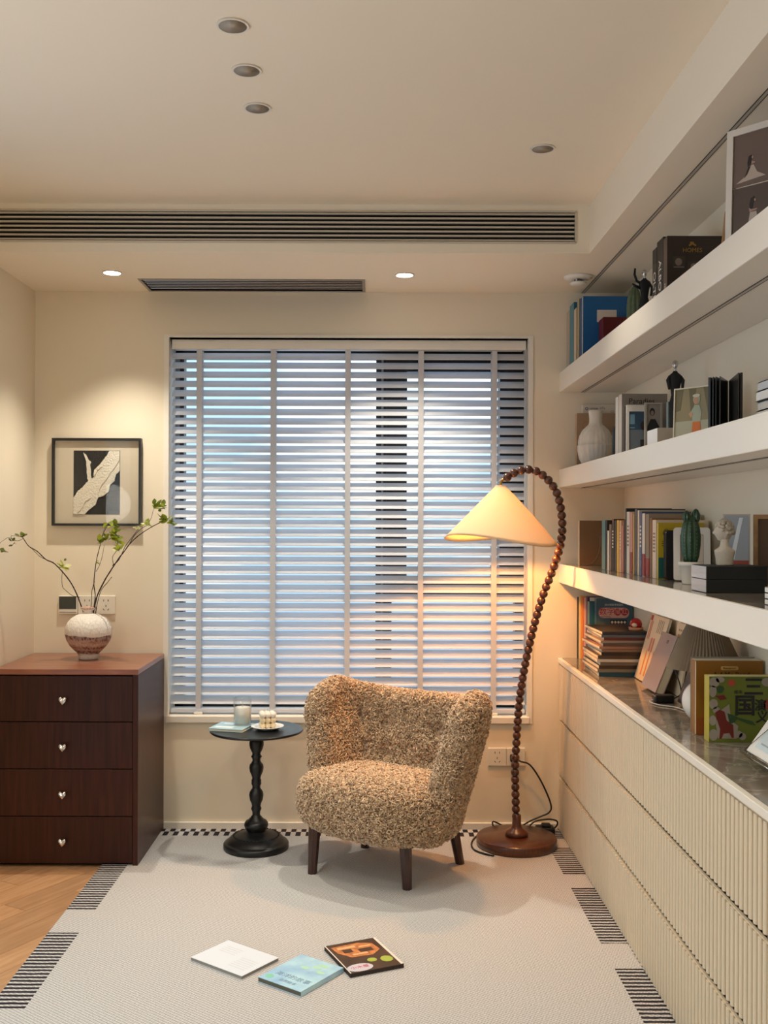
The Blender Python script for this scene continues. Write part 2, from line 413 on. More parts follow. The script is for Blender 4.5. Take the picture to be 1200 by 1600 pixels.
me = MB().box(DX0, DX1, -.013, .013, -.0012, .0012).mesh('slat', ALU)
for i in range(7):
    link('slat', me, dif, (0, DY0+.015+i*.0300, .008)).rotation_euler = (R(24), 0, 0)

TRIMW = mat('downlight_trim', 'e6dfd3', .5); CAN = mat('downlight_baffle', 'a89c8c', .45)
def downlight(x, y, z, lit, label, r=.040):
    t = thing('ceiling_downlight', label, 'ceiling light', (x, y, z), group='recessed ceiling downlights')
    MB().lathe([(r, -.004), (r, 0), (r*.86, .0), (r*.86, -.004)], 32, cap=False).lathe([(r*.86, -.004), (r, -.004)], 32, cap=False).build('trim_ring', TRIMW, t)
    # shallow baffle inside the ring, sitting just proud of the ceiling skin
    MB().lathe([(r*.86, -.0035), (r*.80, -.0015), (.004, -.0005)], 32, cap=True).build('baffle', CAN if not lit else emis('downlight_glow', (1, .9, .74), 14), t)
    if not lit:
        l = bpy.data.lights.new('downlight_beam', 'SPOT'); l.energy = P_DEEP; l.color = WARM; l.spot_size = R(92); l.spot_blend = .8; l.shadow_soft_size = .03
        lo = bpy.data.objects.new('downlight_beam', l); COL.objects.link(lo); lo.location = (0, 0, -.02); lo.parent = t
    if lit:
        l = bpy.data.lights.new('downlight_beam', 'SPOT'); l.energy = P_LIT; l.color = WARM; l.spot_size = R(92); l.spot_blend = 1; l.shadow_soft_size = .02
        lo = bpy.data.objects.new('downlight_beam', l); COL.objects.link(lo); lo.location = (0, 0, -.02); lo.parent = t
downlight(-1.079, 4.22, ZL, True, 'lit round downlight above the picture and walnut dresser')
downlight(.127, 4.241, ZL, True, 'lit round downlight above the fleece armchair')
downlight(-.346, 2.493, ZU, False, 'deep-set grey ceiling downlight, nearest of the row of three')
downlight(-.3425, 2.74, ZU, False, 'deep-set grey ceiling downlight, middle of the row of three')
downlight(-.342, 2.989, ZU, False, 'deep-set grey ceiling downlight, farthest of the row of three')
downlight(.543, 3.305, ZU, False, 'lone deep-set grey downlight on the right of the ceiling')
# unseen lamps added beyond the frame to fill the room with light
for (x, y, wh) in ((-1.15, 1.9, 'front left'), (.2, 1.5, 'front right'), (-1.15, .5, 'rear left'), (.2, .1, 'rear right')):
    t = thing('fill_downlight', wh+' unseen downlight added as room fill', 'ceiling light', (x, y, ZU), group='added fill downlights')
    MB().lathe([(.045, -.004), (.045, 0), (.002, 0)], 24).build('trim_ring', TRIMW, t)
    l = bpy.data.lights.new('downlight_beam', 'SPOT'); l.energy = P_FILL; l.color = WARM; l.spot_size = R(150); l.spot_blend = .7; l.shadow_soft_size = .06
    lo = bpy.data.objects.new('downlight_beam', l); COL.objects.link(lo); lo.location = (0, 0, -.02); lo.parent = t
t = thing('fill_globe_lamp', 'white globe lamp added out of view as fill light', 'floor lamp', (-1.32, 1.75, 0))  # extra unseen globe, added to brighten the shelf wall and ceiling
MB().lathe([(.002, 0), (.14, 0), (.14, .018), (.02, .026), (.012, .03)], 40).build('base', BLACK, t)
MB().tube([(0, 0, .02), (0, 0, 1.36)], .011, 12).build('pole', BLACK, t)
MB().sphere((0, 0, 1.50), .14, 32, 20).build('globe', emis('globe_glow', WARM, P_GLOBE), t)
det = thing('smoke_detector', 'small white round smoke detector on the ceiling corner', 'smoke detector', (.85, 4.263, ZL))
MB().lathe([(.058, 0), (.058, -.006), (.050, -.012), (.030, -.013)], 32).build('base', WHITEP, det)
MB().lathe([(.016, -.012), (.016, -.024)], 16).build('neck', mat('detector_grey', '6a665f', .6), det)
for a in range(3):
    c, s_ = math.cos(a*2.1), math.sin(a*2.1)
    MB().tube([(c*.024, s_*.024, -.012), (c*.024, s_*.024, -.026)], .003, 6).build('post', WHITEP, det)
MB().lathe([(.028, -.024), (.034, -.027), (.033, -.032), (.022, -.036), (.004, -.037)], 28).build('sensor_cap', WHITEP, det)

# ------------------------------------------------------------------ wall cabinets, worktop, shelves
YE = .943
S1, S2, S3, CT = 2.043, 1.611, 1.191, .771
FLUTE = mat('cream_fluted_front', 'd5c6ae', .45)
GROOVE = mat('cabinet_recess', '8d8474', .6)
rows = ((.506, .748), (.262, .492), (.014, .246))
ys = [YB, 3.873, 3.139, 2.407, 1.675, YE]
def fluted(y0, y1, z0, z1):
    """drawer front with rounded vertical bars, facing -X"""
    mb = MB(); mb.box(.012, .018, y0, y1, z0, z1)
    n = max(3, round((y1-y0)/.028)); p = (y1-y0)/n
    for i in range(n):
        a = y0+i*p+.0058; b = y0+(i+1)*p-.0058; c = (a+b)/2; w = (b-a)/2
        pr = [(.012, a), (.0035, a), (.0012, a+w*.2), (0, c-w*.45), (0, c+w*.45), (.0012, b-w*.2), (.0035, b), (.012, b)]
        vs = [(x, y, z) for z in (z0, z1-.004) for (x, y) in pr]; m = len(pr)
        mb.add(vs, [(k, k+1, m+k+1, m+k) for k in range(m-1)]+[tuple(range(m)), tuple(range(2*m-1, m-1, -1))])
    mb.box(.004, .018, y0, y1, z1-.003, z1)
    return mb
names = ['beside the lamp and back wall', 'second from the back wall', 'third from the back wall', 'nearest one fully in view', 'at the near end']
for i in range(5):
    y1, y0 = ys[i], ys[i+1]
    t = thing('drawer_cabinet', 'cream fluted drawer cabinet, '+names[i], 'cabinet', (XC, y0, 0), group='fluted wall cabinets')
    MB().box(.020, XR-XC-.024, .001, y1-y0-.001, .0, .750).build('body', GROOVE, t)
    for (z0, z1) in rows:
        d = fluted(.0015, y1-y0-.0015, z0, z1).build('drawer_front', FLUTE, t)
marb = bpy.data.materials.new('grey_marble'); marb.use_nodes = True
nn = marb.node_tree; b = nn.nodes['Principled BSDF']; b.inputs['Roughness'].default_value = .09
tc = nn.nodes.new('ShaderNodeTexCoord'); z = nn.nodes.new('ShaderNodeTexNoise'); z.inputs['Scale'].default_value = 4.5; z.inputs['Detail'].default_value = 10; z.inputs['Distortion'].default_value = 1.6
r = nn.nodes.new('ShaderNodeValToRGB'); e = r.color_ramp.elements
e[0].position = .3; e[0].color = (*lin('6f665d'), 1); e[1].position = .68; e[1].color = (*lin('91877b'), 1)
q = r.color_ramp.elements.new(.5); q.color = (*lin('7d7469'), 1); q = r.color_ramp.elements.new(.515); q.color = (*lin('a3998c'), 1); q = r.color_ramp.elements.new(.53); q.color = (*lin('80776c'), 1)
nn.links.new(tc.outputs['Object'], z.inputs['Vector']); nn.links.new(z.outputs[0], r.inputs[0]); nn.links.new(r.outputs[0], b.inputs['Base Color'])
wt = thing('worktop', 'long grey marble worktop with cream edge on the cabinets', 'worktop', (0, 0, 0))
MB().rbox(XC-.002, XC+.016, YE, YB, .7505, CT, .002).build('front_edge', LACQ, wt)
MB().box(XC+.016, XR, YE, YB, .7505, CT).build('slab', marb, wt)
LEDC = mat('led_diffuser_off', 'bdb4a8', .4); LEDB = mat('led_profile_black', '22201e', .5)
def led(parent, z):
    MB().box(.926, .9282, YE, YB, z-.0015, z).box(.9378, .940, YE, YB, z-.0015, z).build('led_profile', LEDB, parent)
    MB().box(.9282, .9378, YE, YB, z-.0010, z).build('led_diffuser', LEDC, parent)
for (zt, zb, lab) in ((S1, 1.957, 'top cream floating shelf along the right wall'), (S2, 1.531, 'middle cream floating shelf along the right wall'), (S3, 1.108, 'lowest cream floating shelf with grey marble top')):
    t = thing('floating_shelf', lab, 'shelf', (0, 0, 0), group='floating wall shelves')
    MB().rbox(XC, XR, YE, YB, zb, zt-.004, .0025).build('shelf_body', LACQ, t)
    MB().rbox(XC, XC+.012, YE, YB, zt-.006, zt, .001).build('front_edge', LACQ, t)
    MB().box(XC+.012, XR, YE, YB, zt-.004, zt).build('slab', marb, t)
    led(t, zb)
t = thing('led_strip', 'unlit recessed linear light strip in the ceiling over the shelves', 'light strip', (0, 0, 0)); led(t, ZL)

# ------------------------------------------------------------------ rug
RX0, RX1, RY0, RY1, RT = -1.075, .847, 1.55, 4.555, .009
def math_node(n, op, a, b=None, c=None):
    m = n.nodes.new('ShaderNodeMath'); m.operation = op
    for i, x in enumerate((a, b, c)):
        if x is None: continue
        if isinstance(x, (int, float)): m.inputs[i].default_value = x
        else: n.links.new(x, m.inputs[i])
    return m.outputs[0]
rug = bpy.data.materials.new('woven_rug'); rug.use_nodes = True
n = rug.node_tree; b = n.nodes['Principled BSDF']; b.inputs['Roughness'].default_value = .95; b.inputs['Specular IOR Level'].default_value = .15
tc = n.nodes.new('ShaderNodeTexCoord'); sp = n.nodes.new('ShaderNodeSeparateXYZ'); n.links.new(tc.outputs['Object'], sp.inputs[0])
X, Y = sp.outputs[0], sp.outputs[1]
wob = n.nodes.new('ShaderNodeTexNoise'); wob.inputs['Scale'].default_value = 40; n.links.new(tc.outputs['Object'], wob.inputs['Vector'])
Yw = math_node(n, 'ADD', Y, math_node(n, 'MULTIPLY', math_node(n, 'SUBTRACT', wob.outputs[0], .5), .006))
def inr(v, a, b_): return math_node(n, 'MULTIPLY', math_node(n, 'GREATER_THAN', v, a), math_node(n, 'LESS_THAN', v, b_))
def anyof(l):
    o_ = l[0]
    for k in l[1:]: o_ = math_node(n, 'MAXIMUM', o_, k)
    return o_
stripe = math_node(n, 'GREATER_THAN', math_node(n, 'SINE', math_node(n, 'MULTIPLY', Yw, 2*math.pi/.0237)), -.10)
lb = math_node(n, 'MULTIPLY', math_node(n, 'LESS_THAN', X, -.971), anyof([inr(Y, 3.60, 4.12), inr(Y, 2.868, 3.397), inr(Y, 2.2, 2.70), inr(Y, 1.6, 2.05)]))
rb = math_node(n, 'MULTIPLY', math_node(n, 'GREATER_THAN', X, .7445), anyof([inr(Y, 4.43, 4.60), inr(Y, 3.97, 4.31), inr(Y, 3.325, 3.839), inr(Y, 2.62, 3.137), inr(Y, 1.9, 2.45)]))
bands = math_node(n, 'MULTIPLY', stripe, math_node(n, 'MAXIMUM', lb, rb))
def chk(off): return math_node(n, 'GREATER_THAN', math_node(n, 'SINE', math_node(n, 'ADD', math_node(n, 'MULTIPLY', X, 2*math.pi/.0446), off)), 0)
c1 = math_node(n, 'MULTIPLY', chk(0.), inr(Y, 4.510, 4.552)); c2 = math_node(n, 'MULTIPLY', chk(math.pi), inr(Y, 4.452, 4.510))
notb = math_node(n, 'LESS_THAN', X, .7445)
dark = math_node(n, 'MAXIMUM', bands, math_node(n, 'MULTIPLY', math_node(n, 'MAXIMUM', c1, c2), notb))
# diagonal twill weave
d1 = math_node(n, 'SINE', math_node(n, 'MULTIPLY', math_node(n, 'ADD', math_node(n, 'MULTIPLY', X, .75), Y), 2*math.pi/.0125))
d2 = math_node(n, 'SINE', math_node(n, 'MULTIPLY', math_node(n, 'SUBTRACT', X, math_node(n, 'MULTIPLY', Y, .4)), 2*math.pi/.0085))
nz = n.nodes.new('ShaderNodeTexNoise'); nz.inputs['Scale'].default_value = 220; nz.inputs['Detail'].default_value = 3; n.links.new(tc.outputs['Object'], nz.inputs['Vector'])
tw = math_node(n, 'ADD', math_node(n, 'MULTIPLY', math_node(n, 'ADD', d1, math_node(n, 'MULTIPLY', d2, .5)), .16), nz.outputs[0])
rp = n.nodes.new('ShaderNodeValToRGB'); rp.color_ramp.elements[0].position = .25; rp.color_ramp.elements[1].position = .75
rp.color_ramp.elements[0].color = (*lin('9c9b9a'), 1); rp.color_ramp.elements[1].color = (*lin('d3d3d4'), 1); n.links.new(tw, rp.inputs[0])
mx = n.nodes.new('ShaderNodeMix'); mx.data_type = 'RGBA'; n.links.new(dark, mx.inputs[0]); n.links.new(rp.outputs[0], mx.inputs[6]); mx.inputs[7].default_value = (*lin('2e2a30'), 1)
n.links.new(mx.outputs[2], b.inputs['Base Color'])
bp = n.nodes.new('ShaderNodeBump'); bp.inputs['Strength'].default_value = .35; bp.inputs['Distance'].default_value = .003
n.links.new(math_node(n, 'ADD', tw, math_node(n, 'MULTIPLY', math_node(n, 'SINE', math_node(n, 'MULTIPLY', Y, 2*math.pi/.0237)), math_node(n, 'MULTIPLY', math_node(n, 'MAXIMUM', lb, rb), .6))), bp.inputs['Height'])
n.links.new(bp.outputs[0], b.inputs['Normal'])
mb = MB().rbox(RX0, RX1, RY0, RY1, .0005, RT, .003, 2)
mb.build('area_rug', rug, label='pale woven rug with black striped side blocks and checked far border', cat='rug')

# ------------------------------------------------------------------ walnut dresser
DXa, DXb, DYa, DYb, DZ = -1.506, -.929, 4.060, 4.560, .787
dr = thing('dresser', 'dark walnut chest of four drawers with heart knobs', 'dresser', (DXa, DYa, RT))
w, d, h = DXb-DXa, DYb-DYa, DZ-RT
MB().box(.012, w-.004, .022, d, .0, h-.022).build('body', WALNUTV, dr)
MB().box(w-.020, w, .0, d, .0, h-.022).build('side_panel', WALNUTV, dr)
MB().box(.0, .018, .0, d, .0, h-.022).build('side_panel', WALNUTV, dr)
MB().rbox(0, w, -.001, d, h-.022, h, .002).build('top', WALNUTT, dr)
def heart(s):
    bm = bmesh.new(); bmesh.ops.create_uvsphere(bm, u_segments=24, v_segments=14, radius=1)
    for v in bm.verts:
        x, y, zz = v.co
        ax = abs(x)
        v.co = (x*.95, y*.55*(1-.25*abs(zz)), zz*.9+.42*ax*math.sqrt(max(0, 1.05-ax*.55))-.22-.35*(1-ax)**2*(1 if zz > 0 else .55))
    mb = MB(); mb.bm(bm, 0, Matrix.Diagonal((s, s, s, 1)), True); return mb
hk = heart(.0165).mesh('knob', CHROME)
zs = [.579, .392, .204, .006]; top = DZ-.027
for i, zb in enumerate(zs):
    z1 = (top if i == 0 else zs[i-1]-.003)-RT; z0_ = max(zb, .018)-RT
    dd = MB().rbox(.0195, w-.0215, .002, .022, z0_, z1, .0015, 1).build('drawer', WALNUTV, dr)
    kz = (z0_+z1)/2
    st = MB().tube([(w/2-.006, .003, kz), (w/2-.006, -.014, kz)], .005, 10).build('knob_stem', CHROME, dd)
    link('knob', hk, dd, (w/2-.006, -.020, kz), label='chrome heart-shaped knob')

# ------------------------------------------------------------------ framed plaster picture
FX0, FX1, FZ0, FZ1 = -1.427, -1.031, 1.354, 1.743
pic = thing('framed_picture', 'black framed abstract black and white relief picture above dresser', 'picture', ((FX0+FX1)/2, YB, FZ0))
w, h = FX1-FX0, FZ1-FZ0
F = frame((-w/2, -.028, 0), (1, 0, 0), (0, 0, 1))      # u right, v up, normal toward the room
mb = MB(); bw = .0105
for p in (rect(0, 0, w, bw), rect(0, h-bw, w, h), rect(0, bw, bw, h-bw), rect(w-bw, bw, w, h-bw)): mb.prism(p, F, -.028, 0)
mb.build('frame', BLACK, pic)
decal('mat_board', [rect(bw, bw, w-bw, h-bw)], mat('mat_board_beige', 'd8cdb8', .9, bump=(300, .1)), pic, F, -.020, .004)
MB().prism(rect(bw, bw, w-bw, h-bw), F, -.006, -.0045).build('glazing', glass('picture_glass'), pic)
def art(px, py): return ((px-83.5)/138.5*w, (823-py)/136*h)
A = lambda l: [art(80+x/8, 680+y/8) for x, y in l]
decal('black_ground', [A([(288, 208), (866, 208), (866, 1003), (288, 1003)])], mat('black_paint_relief', '0c0d0f', .75, bump=(500, .9)), pic, F, -.016, .001)
PL = mat('white_plaster_relief', 'e6e0cf', .8, bump=(120, .8))
def jag(l, amp=5, n=4):
    out = []
    for i in range(len(l)-1):
        for k in range(n):
            t = k/n; out.append((l[i][0]*(1-t)+l[i+1][0]*t+random.uniform(-amp, amp), l[i][1]*(1-t)+l[i+1][1]*t+random.uniform(-amp, amp)))
    out.append(l[-1]); return out
upper = jag([(290, 800), (345, 720), (400, 665), (450, 610), (500, 565), (540, 545), (545, 450), (600, 400), (660, 320), (700, 270), (740, 212)], 6)
lower = jag([(864, 215), (864, 455), (815, 510), (800, 590), (745, 630), (725, 720), (665, 775), (600, 790), (560, 890), (510, 925), (425, 1000), (290, 1000)], 3)
decal('plaster_wave', [A(upper+lower)], PL, pic, F, -.0148, .004)
decal('plaster_wave', [A(jag([(410, 235), (445, 260), (475, 320), (505, 350), (497, 390), (505, 480), (510, 575), (480, 600), (462, 560), (452, 440), (450, 350)], 4, 3))], PL, pic, F, -.0148, .003)
for rl in ([(850, 310), (790, 420), (740, 470), (690, 560), (620, 640), (600, 720)], [(500, 790), (430, 830), (400, 890), (340, 970)], [(640, 400), (575, 440), (540, 520)]):
    q = jag(rl, 5); q2 = [(x+12, y+9) for x, y in reversed(q)]
    decal('plaster_ridge', [A(q+q2)], PL, pic, F, -.0110, .003)

# ------------------------------------------------------------------ sockets and thermostat
SOCK = mat('socket_plate', 'e4ddd0', .4); SLOT = mat('socket_slot', '3c352d', .6)
def socket_plate(x0, x1, z0, z1, label, holes=True):
    t = thing('wall_socket', label, 'socket', ((x0+x1)/2, YB, (z0+z1)/2))
    w, h = (x1-x0)/2, (z1-z0)/2
    MB().rbox(-w+.0005, w-.0005, -.009, 0, -h, h, .0025).build('plate', SOCK, t)
    if holes:
        mb = MB()
        for (a, b_, hw, hh) in ((-.010, .020, .0014, .0045), (.010, .020, .0014, .0045), (0, -.004, .0014, .0045)): mb.box(a-hw, a+hw, -.0096, -.0085, b_-hh, b_+hh)
        for s in (-1, 1):
            M = Matrix.Translation((s*.010, 0, -.020)) @ Matrix.Rotation(R(35*s), 4, 'Y'); mb.box(-.0014, .0014, -.0096, -.0085, -.0045, .0045, 0, M)
        mb.build('slots', SLOT, t)
    return t
def wx(px): return (px-583)/350
def wz(py): return CAMZ-(py-816)/350
socket_plate(wx(122.7), wx(152), wz(961), wz(932), 'white wall socket between thermostat and the other socket, behind the vase')
socket_plate(wx(152), wx(181.5), wz(961), wz(932), 'white wall socket right of the vase branches')
socket_plate(wx(763.4), wx(792.4), wz(1195.6), wz(1167.6), 'white wall socket low on the wall right of the chair')
socket_plate(wx(792.4), wx(821.4), wz(1195.6), wz(1167.6), 'white wall socket behind the floor lamp pole with plug in it', True)
t = thing('thermostat', 'white wall thermostat with dark screen above the dresser', 'thermostat', (wx(107.8), YB, wz(946.5)))
MB().rbox(-.0423, .0423, -.014, 0, -.0415, .0415, .003).build('case', SOCK, t)
MB().box(-.0385, .0375, -.0148, -.0135, -.018, .0375).build('screen', mat('thermostat_screen', '3b3f3a', .25), t)
MB().box(-.038, .038, -.0148, -.0135, -.033, -.0305).build('button_bar', mat('thermostat_bar', '6d675d', .5), t)

# ------------------------------------------------------------------ vase and branches
VX, VY = -1.212, 4.368
vz = DZ
sc = 1/366.3/7.5*1.0
prof = [(0.02, 992), (105, 992), (112, 985), (118, 950), (128, 918), (172, 878), (215, 830), (250, 770), (268, 710), (272, 670), (264, 615), (240, 560), (200, 515), (150, 482), (95, 462), (70, 452), (62, 438), (66, 425), (86, 412), (92, 400), (90, 388), (80, 381), (66, 384), (58, 400), (52, 430), (50, 480)]
vprof = [(max(.0005, r_*sc), (992-y_)*sc) for r_, y_ in prof]
vm = bpy.data.materials.new('glazed_vase'); vm.use_nodes = True; n = vm.node_tree; b = n.nodes['Principled BSDF']; b.inputs['Roughness'].default_value = .6
tc = n.nodes.new('ShaderNodeTexCoord'); sp = n.nodes.new('ShaderNodeSeparateXYZ'); n.links.new(tc.outputs['Object'], sp.inputs[0])
nz = n.nodes.new('ShaderNodeTexNoise'); nz.inputs['Scale'].default_value = 14; nz.inputs['Detail'].default_value = 6
mp = n.nodes.new('ShaderNodeMapping'); mp.inputs['Scale'].default_value = (1, 1, 5); n.links.new(tc.outputs['Object'], mp.inputs[0]); n.links.new(mp.outputs[0], nz.inputs['Vector'])
zz = math_node(n, 'ADD', sp.outputs[2], math_node(n, 'MULTIPLY', math_node(n, 'SUBTRACT', nz.outputs[0], .5), .035))
zz = math_node(n, 'ADD', zz, math_node(n, 'MULTIPLY', sp.outputs[0], .06))
r = n.nodes.new('ShaderNodeValToRGB'); els = r.color_ramp.elements; r.color_ramp.interpolation = 'EASE'
def cstop(p_, c): e_ = els.new(p_); e_.color = (*lin(c), 1)
els[0].position = 0; els[0].color = (*lin('d8d3cb'), 1); els[1].position = 1; els[1].color = (*lin('b78d77'), 1)
for p_, c in ((.10, 'd8d3cb'), (.13, '6d352a'), (.17, '6d352a'), (.20, 'b5937f'), (.25, '7a4336'), (.30, 'c2a592'), (.36, 'a67f6c'), (.43, '5d2a20'), (.455, '54241b'), (.48, 'e4ded5'), (.78, 'ebe7e0'), (.93, 'e8e0d8'), (.97, 'c59a86')): cstop(p_, c)
n.links.new(math_node(n, 'DIVIDE', zz, .222), r.inputs[0])
vo = n.nodes.new('ShaderNodeTexVoronoi'); vo.inputs['Scale'].default_value = 120; mp2 = n.nodes.new('ShaderNodeMapping'); mp2.inputs['Scale'].default_value = (1, 1, .5); mp2.inputs['Rotation'].default_value = (0, R(25), 0)
n.links.new(tc.outputs['Object'], mp2.inputs[0]); n.links.new(mp2.outputs[0], vo.inputs['Vector'])
bp = n.nodes.new('ShaderNodeBump'); bp.inputs['Strength'].default_value = .55; bp.inputs['Distance'].default_value = .004; n.links.new(vo.outputs[0], bp.inputs['Height']); n.links.new(bp.outputs[0], b.inputs['Normal'])
spk = n.nodes.new('ShaderNodeMapRange'); spk.inputs[1].default_value = .25; spk.inputs[2].default_value = .62; spk.inputs[3].default_value = 0; spk.inputs[4].default_value = .38; n.links.new(vo.outputs[0], spk.inputs[0])
mxv = n.nodes.new('ShaderNodeMix'); mxv.data_type = 'RGBA'; n.links.new(spk.outputs[0], mxv.inputs[0]); n.links.new(r.outputs[0], mxv.inputs[6]); mxv.inputs[7].default_value = (*lin('dccfc5'), 1); n.links.new(mxv.outputs[2], b.inputs['Base Color'])
MB().lathe(vprof, 48, cap=False).build('ceramic_vase', vm, None, (VX, VY, vz+.0005), label='round white ceramic vase with carved brown bands on the dresser', cat='vase')

TWIG = mat('dark_twig_bark', '3a2a22', .8, bump=(80, .5)); 
LEAFS = [mat('leaf_lime', 'a9b53c', .5, trans=.35), mat('leaf_green', '77862b', .5, trans=.3), mat('leaf_olive', '525a26', .55, trans=.25), mat('leaf_pale', 'd2d59a', .5, trans=.35)]
def leaf_mesh(m):
    mb = MB(); pts = []
    nL, nW = 6, 3
    V = []
    for i in range(nL+1):
        t = i/nL; wd = .36*math.sin(math.pi*min(1, t*.96+.03))**.8
        for j in range(nW):
            s = (j/(nW-1)-.5)*2; V.append((s*wd, t, .22*t*(1-t)*-1+.18*abs(s)*wd))
    mb.grid(V, nL+1, nW); return mb.mesh('leaf', m)
LM = [leaf_mesh(m) for m in LEAFS]
def smooth(pts, k=4):
    out = []
    for i in range(len(pts)-1):
        p0, p1, p2, p3 = pts[max(i-1, 0)], pts[i], pts[i+1], pts[min(i+2, len(pts)-1)]
        for j in range(k):
            t = j/k; out.append(.5*((2*p1)+(-p0+p2)*t+(2*p0-5*p1+4*p2-p3)*t*t+(-p0+3*p1-3*p2+p3)*t**3))
    out.append(pts[-1]); return out
def branch(label, stems, clusters):
    t = thing('leafy_branch', label, 'branch', (VX, VY, vz+.02), group='branches in the vase')
    org = Vector((VX, VY, vz+.02))
    for (pl, r0, r1) in stems:
        pts = smooth([P(*p)-org for p in pl]); k = len(pts)
        rad = [(r0+(r1-r0)*i/(k-1))*(1+.25*(((i*7) % 5)/5-.4)) for i in range(k)]
        MB().tube(pts, rad, 6).build('twig', TWIG, t)
    for (px, py, D, nl, sz, kinds) in clusters:
        c = P(px, py, D)-org
        for q in range(int(nl*1.7)):
            a = random.uniform(0, 6.28); el = random.uniform(-.3, 1.2)
            dv = Vector((math.cos(a)*math.cos(el), math.sin(a)*math.cos(el)*.6, math.sin(el))).normalized()
            base = c+Vector((random.uniform(-1, 1)*.009, random.uniform(-1, 1)*.006, random.uniform(-1, 1)*.010))
            M = dv.to_track_quat('Y', 'Z').to_matrix().to_4x4() @ Matrix.Rotation(random.uniform(-1, 1), 4, 'Y')
            s = sz*random.uniform(.9, 1.5)
            link('leaf', LM[random.choice(kinds)], t, M=Matrix.Translation(base) @ M @ Matrix.Diagonal((s, s, s, 1)))
D0 = 4.368
foot = (138, 975, D0)
branch('long bent branch leaning out left from the vase', [
    ([(140, 985, D0), (128, 950, 4.36), (118, 925, 4.34), (106, 905, 4.31), (86, 883, 4.27), (72, 876, 4.24), (58, 863, 4.21), (46, 856, 4.19), (39, 847, 4.17), (36, 842, 4.16)], .0032, .0016),
    ([(72, 876, 4.24), (62, 871, 4.23), (52, 861, 4.21), (43, 853, 4.19)], .0012, .001),
    ([(125, 935, 4.35), (113, 932, 4.34), (103, 924, 4.33), (98, 918, 4.32), (97, 905, 4.32), (98, 893, 4.31)], .0014, .0008),
    ([(37, 843, 4.16), (28, 847, 4.15), (19, 844, 4.14), (18, 839, 4.14), (28, 840, 4.14), (36, 841, 4.15)], .0010, .0008),
    ([(22, 847, 4.14), (14, 842, 4.13), (6, 846, 4.12), (0, 851, 4.11), (-2, 862, 4.10)], .0010, .0006)],
    [(99, 888, 4.31, 6, .020, (0, 0, 3)), (33, 838, 4.16, 5, .020, (1, 2, 2)), (19, 850, 4.14, 3, .014, (2,)), (2, 862, 4.10, 4, .020, (1, 2)), (102, 878, 4.31, 1, .016, (1,))])
branch('upright branch with a curved side twig in the middle of the vase', [
    ([(141, 985, D0), (149, 937, 4.37), (147, 915, 4.37), (149, 890, 4.36), (152, 872, 4.36), (157, 852, 4.35), (160, 840, 4.35), (166, 825, 4.34)], .0028, .0012),
    ([(140, 980, D0), (143, 945, 4.38), (144, 925, 4.38), (148, 910, 4.37)], .0018, .0014),
    ([(150, 895, 4.36), (156, 884, 4.35), (160, 870, 4.35), (163, 853, 4.34)], .0012, .0009),
    ([(157, 850, 4.35), (160, 838, 4.35), (163, 828, 4.34), (166, 820, 4.34)], .0010, .0008)],
    [(157, 848, 4.35, 5, .022, (0, 1)), (168, 843, 4.34, 5, .020, (0, 1)), (156, 880, 4.35, 2, .014, (0,)), (166, 823, 4.34, 3, .018, (1, 0)), (178, 822, 4.33, 6, .020, (1, 0))])
branch('tall forked branch leaning right over the window edge', [
    ([(143, 985, D0), (150, 940, 4.35), (162, 912, 4.33), (172, 895, 4.31), (185, 875, 4.28), (195, 862, 4.26), (203, 851, 4.24), (218, 837, 4.21), (238, 824, 4.18), (254, 816, 4.16)], .0036, .0014),
    ([(145, 985, D0), (156, 930, 4.34), (168, 912, 4.32), (175, 903, 4.30)], .0018, .0012),
    ([(178, 885, 4.29), (176, 872, 4.30), (182, 862, 4.30), (184, 850, 4.30), (180, 838, 4.30)], .0014, .0010),
    ([(176, 885, 4.29), (186, 876, 4.27), (196, 855, 4.25), (207, 840, 4.23), (216, 828, 4.21)], .0018, .0010),
    ([(203, 850, 4.24), (210, 838, 4.22), (220, 828, 4.2), (230, 822, 4.19)], .0016, .0010),
    ([(231, 820, 4.19), (236, 811, 4.18), (239, 800, 4.18), (241, 792, 4.17), (246, 788, 4.17)], .0010, .0007)],
    [(187, 859, 4.29, 9, .022, (0, 0, 3)), (183, 845, 4.30, 7, .022, (1, 0)), (180, 835, 4.30, 6, .022, (0, 1)), (243, 793, 4.17, 8, .022, (0, 0, 1)), (254, 794, 4.16, 5, .020, (0, 1)),
     (258, 814, 4.16, 8, .022, (0, 1, 0)), (270, 818, 4.15, 4, .020, (1, 0)), (252, 809, 4.16, 1, .018, (2,)), (229, 823, 4.19, 5, .018, (0, 3)), (216, 827, 4.21, 2, .016, (3,))])

# ------------------------------------------------------------------ side table and what stands on it
TX, TY = (402-583)*4.29/1600, 4.29
tb = thing('side_table', 'round black pedestal side table with turned column by the window', 'side table', (TX, TY, RT))
s = 1/1990
colp = [(40, 440), (53, 456), (60, 480), (60, 504), (54, 532), (42, 558), (34, 572), (36, 586), (46, 600), (36, 614), (33, 632), (40, 648), (56, 668), (60, 692), (55, 725), (40, 760), (34, 782), (42, 798), (40, 806), (42, 826), (34, 842), (33, 862), (44, 876), (56, 896), (60, 920), (54, 960), (40, 992), (36, 1012), (44, 1034), (34, 1056), (32, 1080), (36, 1092), (46, 1100), (46, 1108), (58, 1114), (60, 1122), (84, 1134), (98, 1152), (100, 1172), (90, 1200), (72, 1222), (62, 1236), (60, 1256), (64, 1262), (66, 1278)]
zcol = lambda y: CAMZ-((1070+y/5.335)-816)*4.29/1600-RT
ZT = .507
pr = [(r_*s, zcol(y_)) for r_, y_ in colp][::-1]
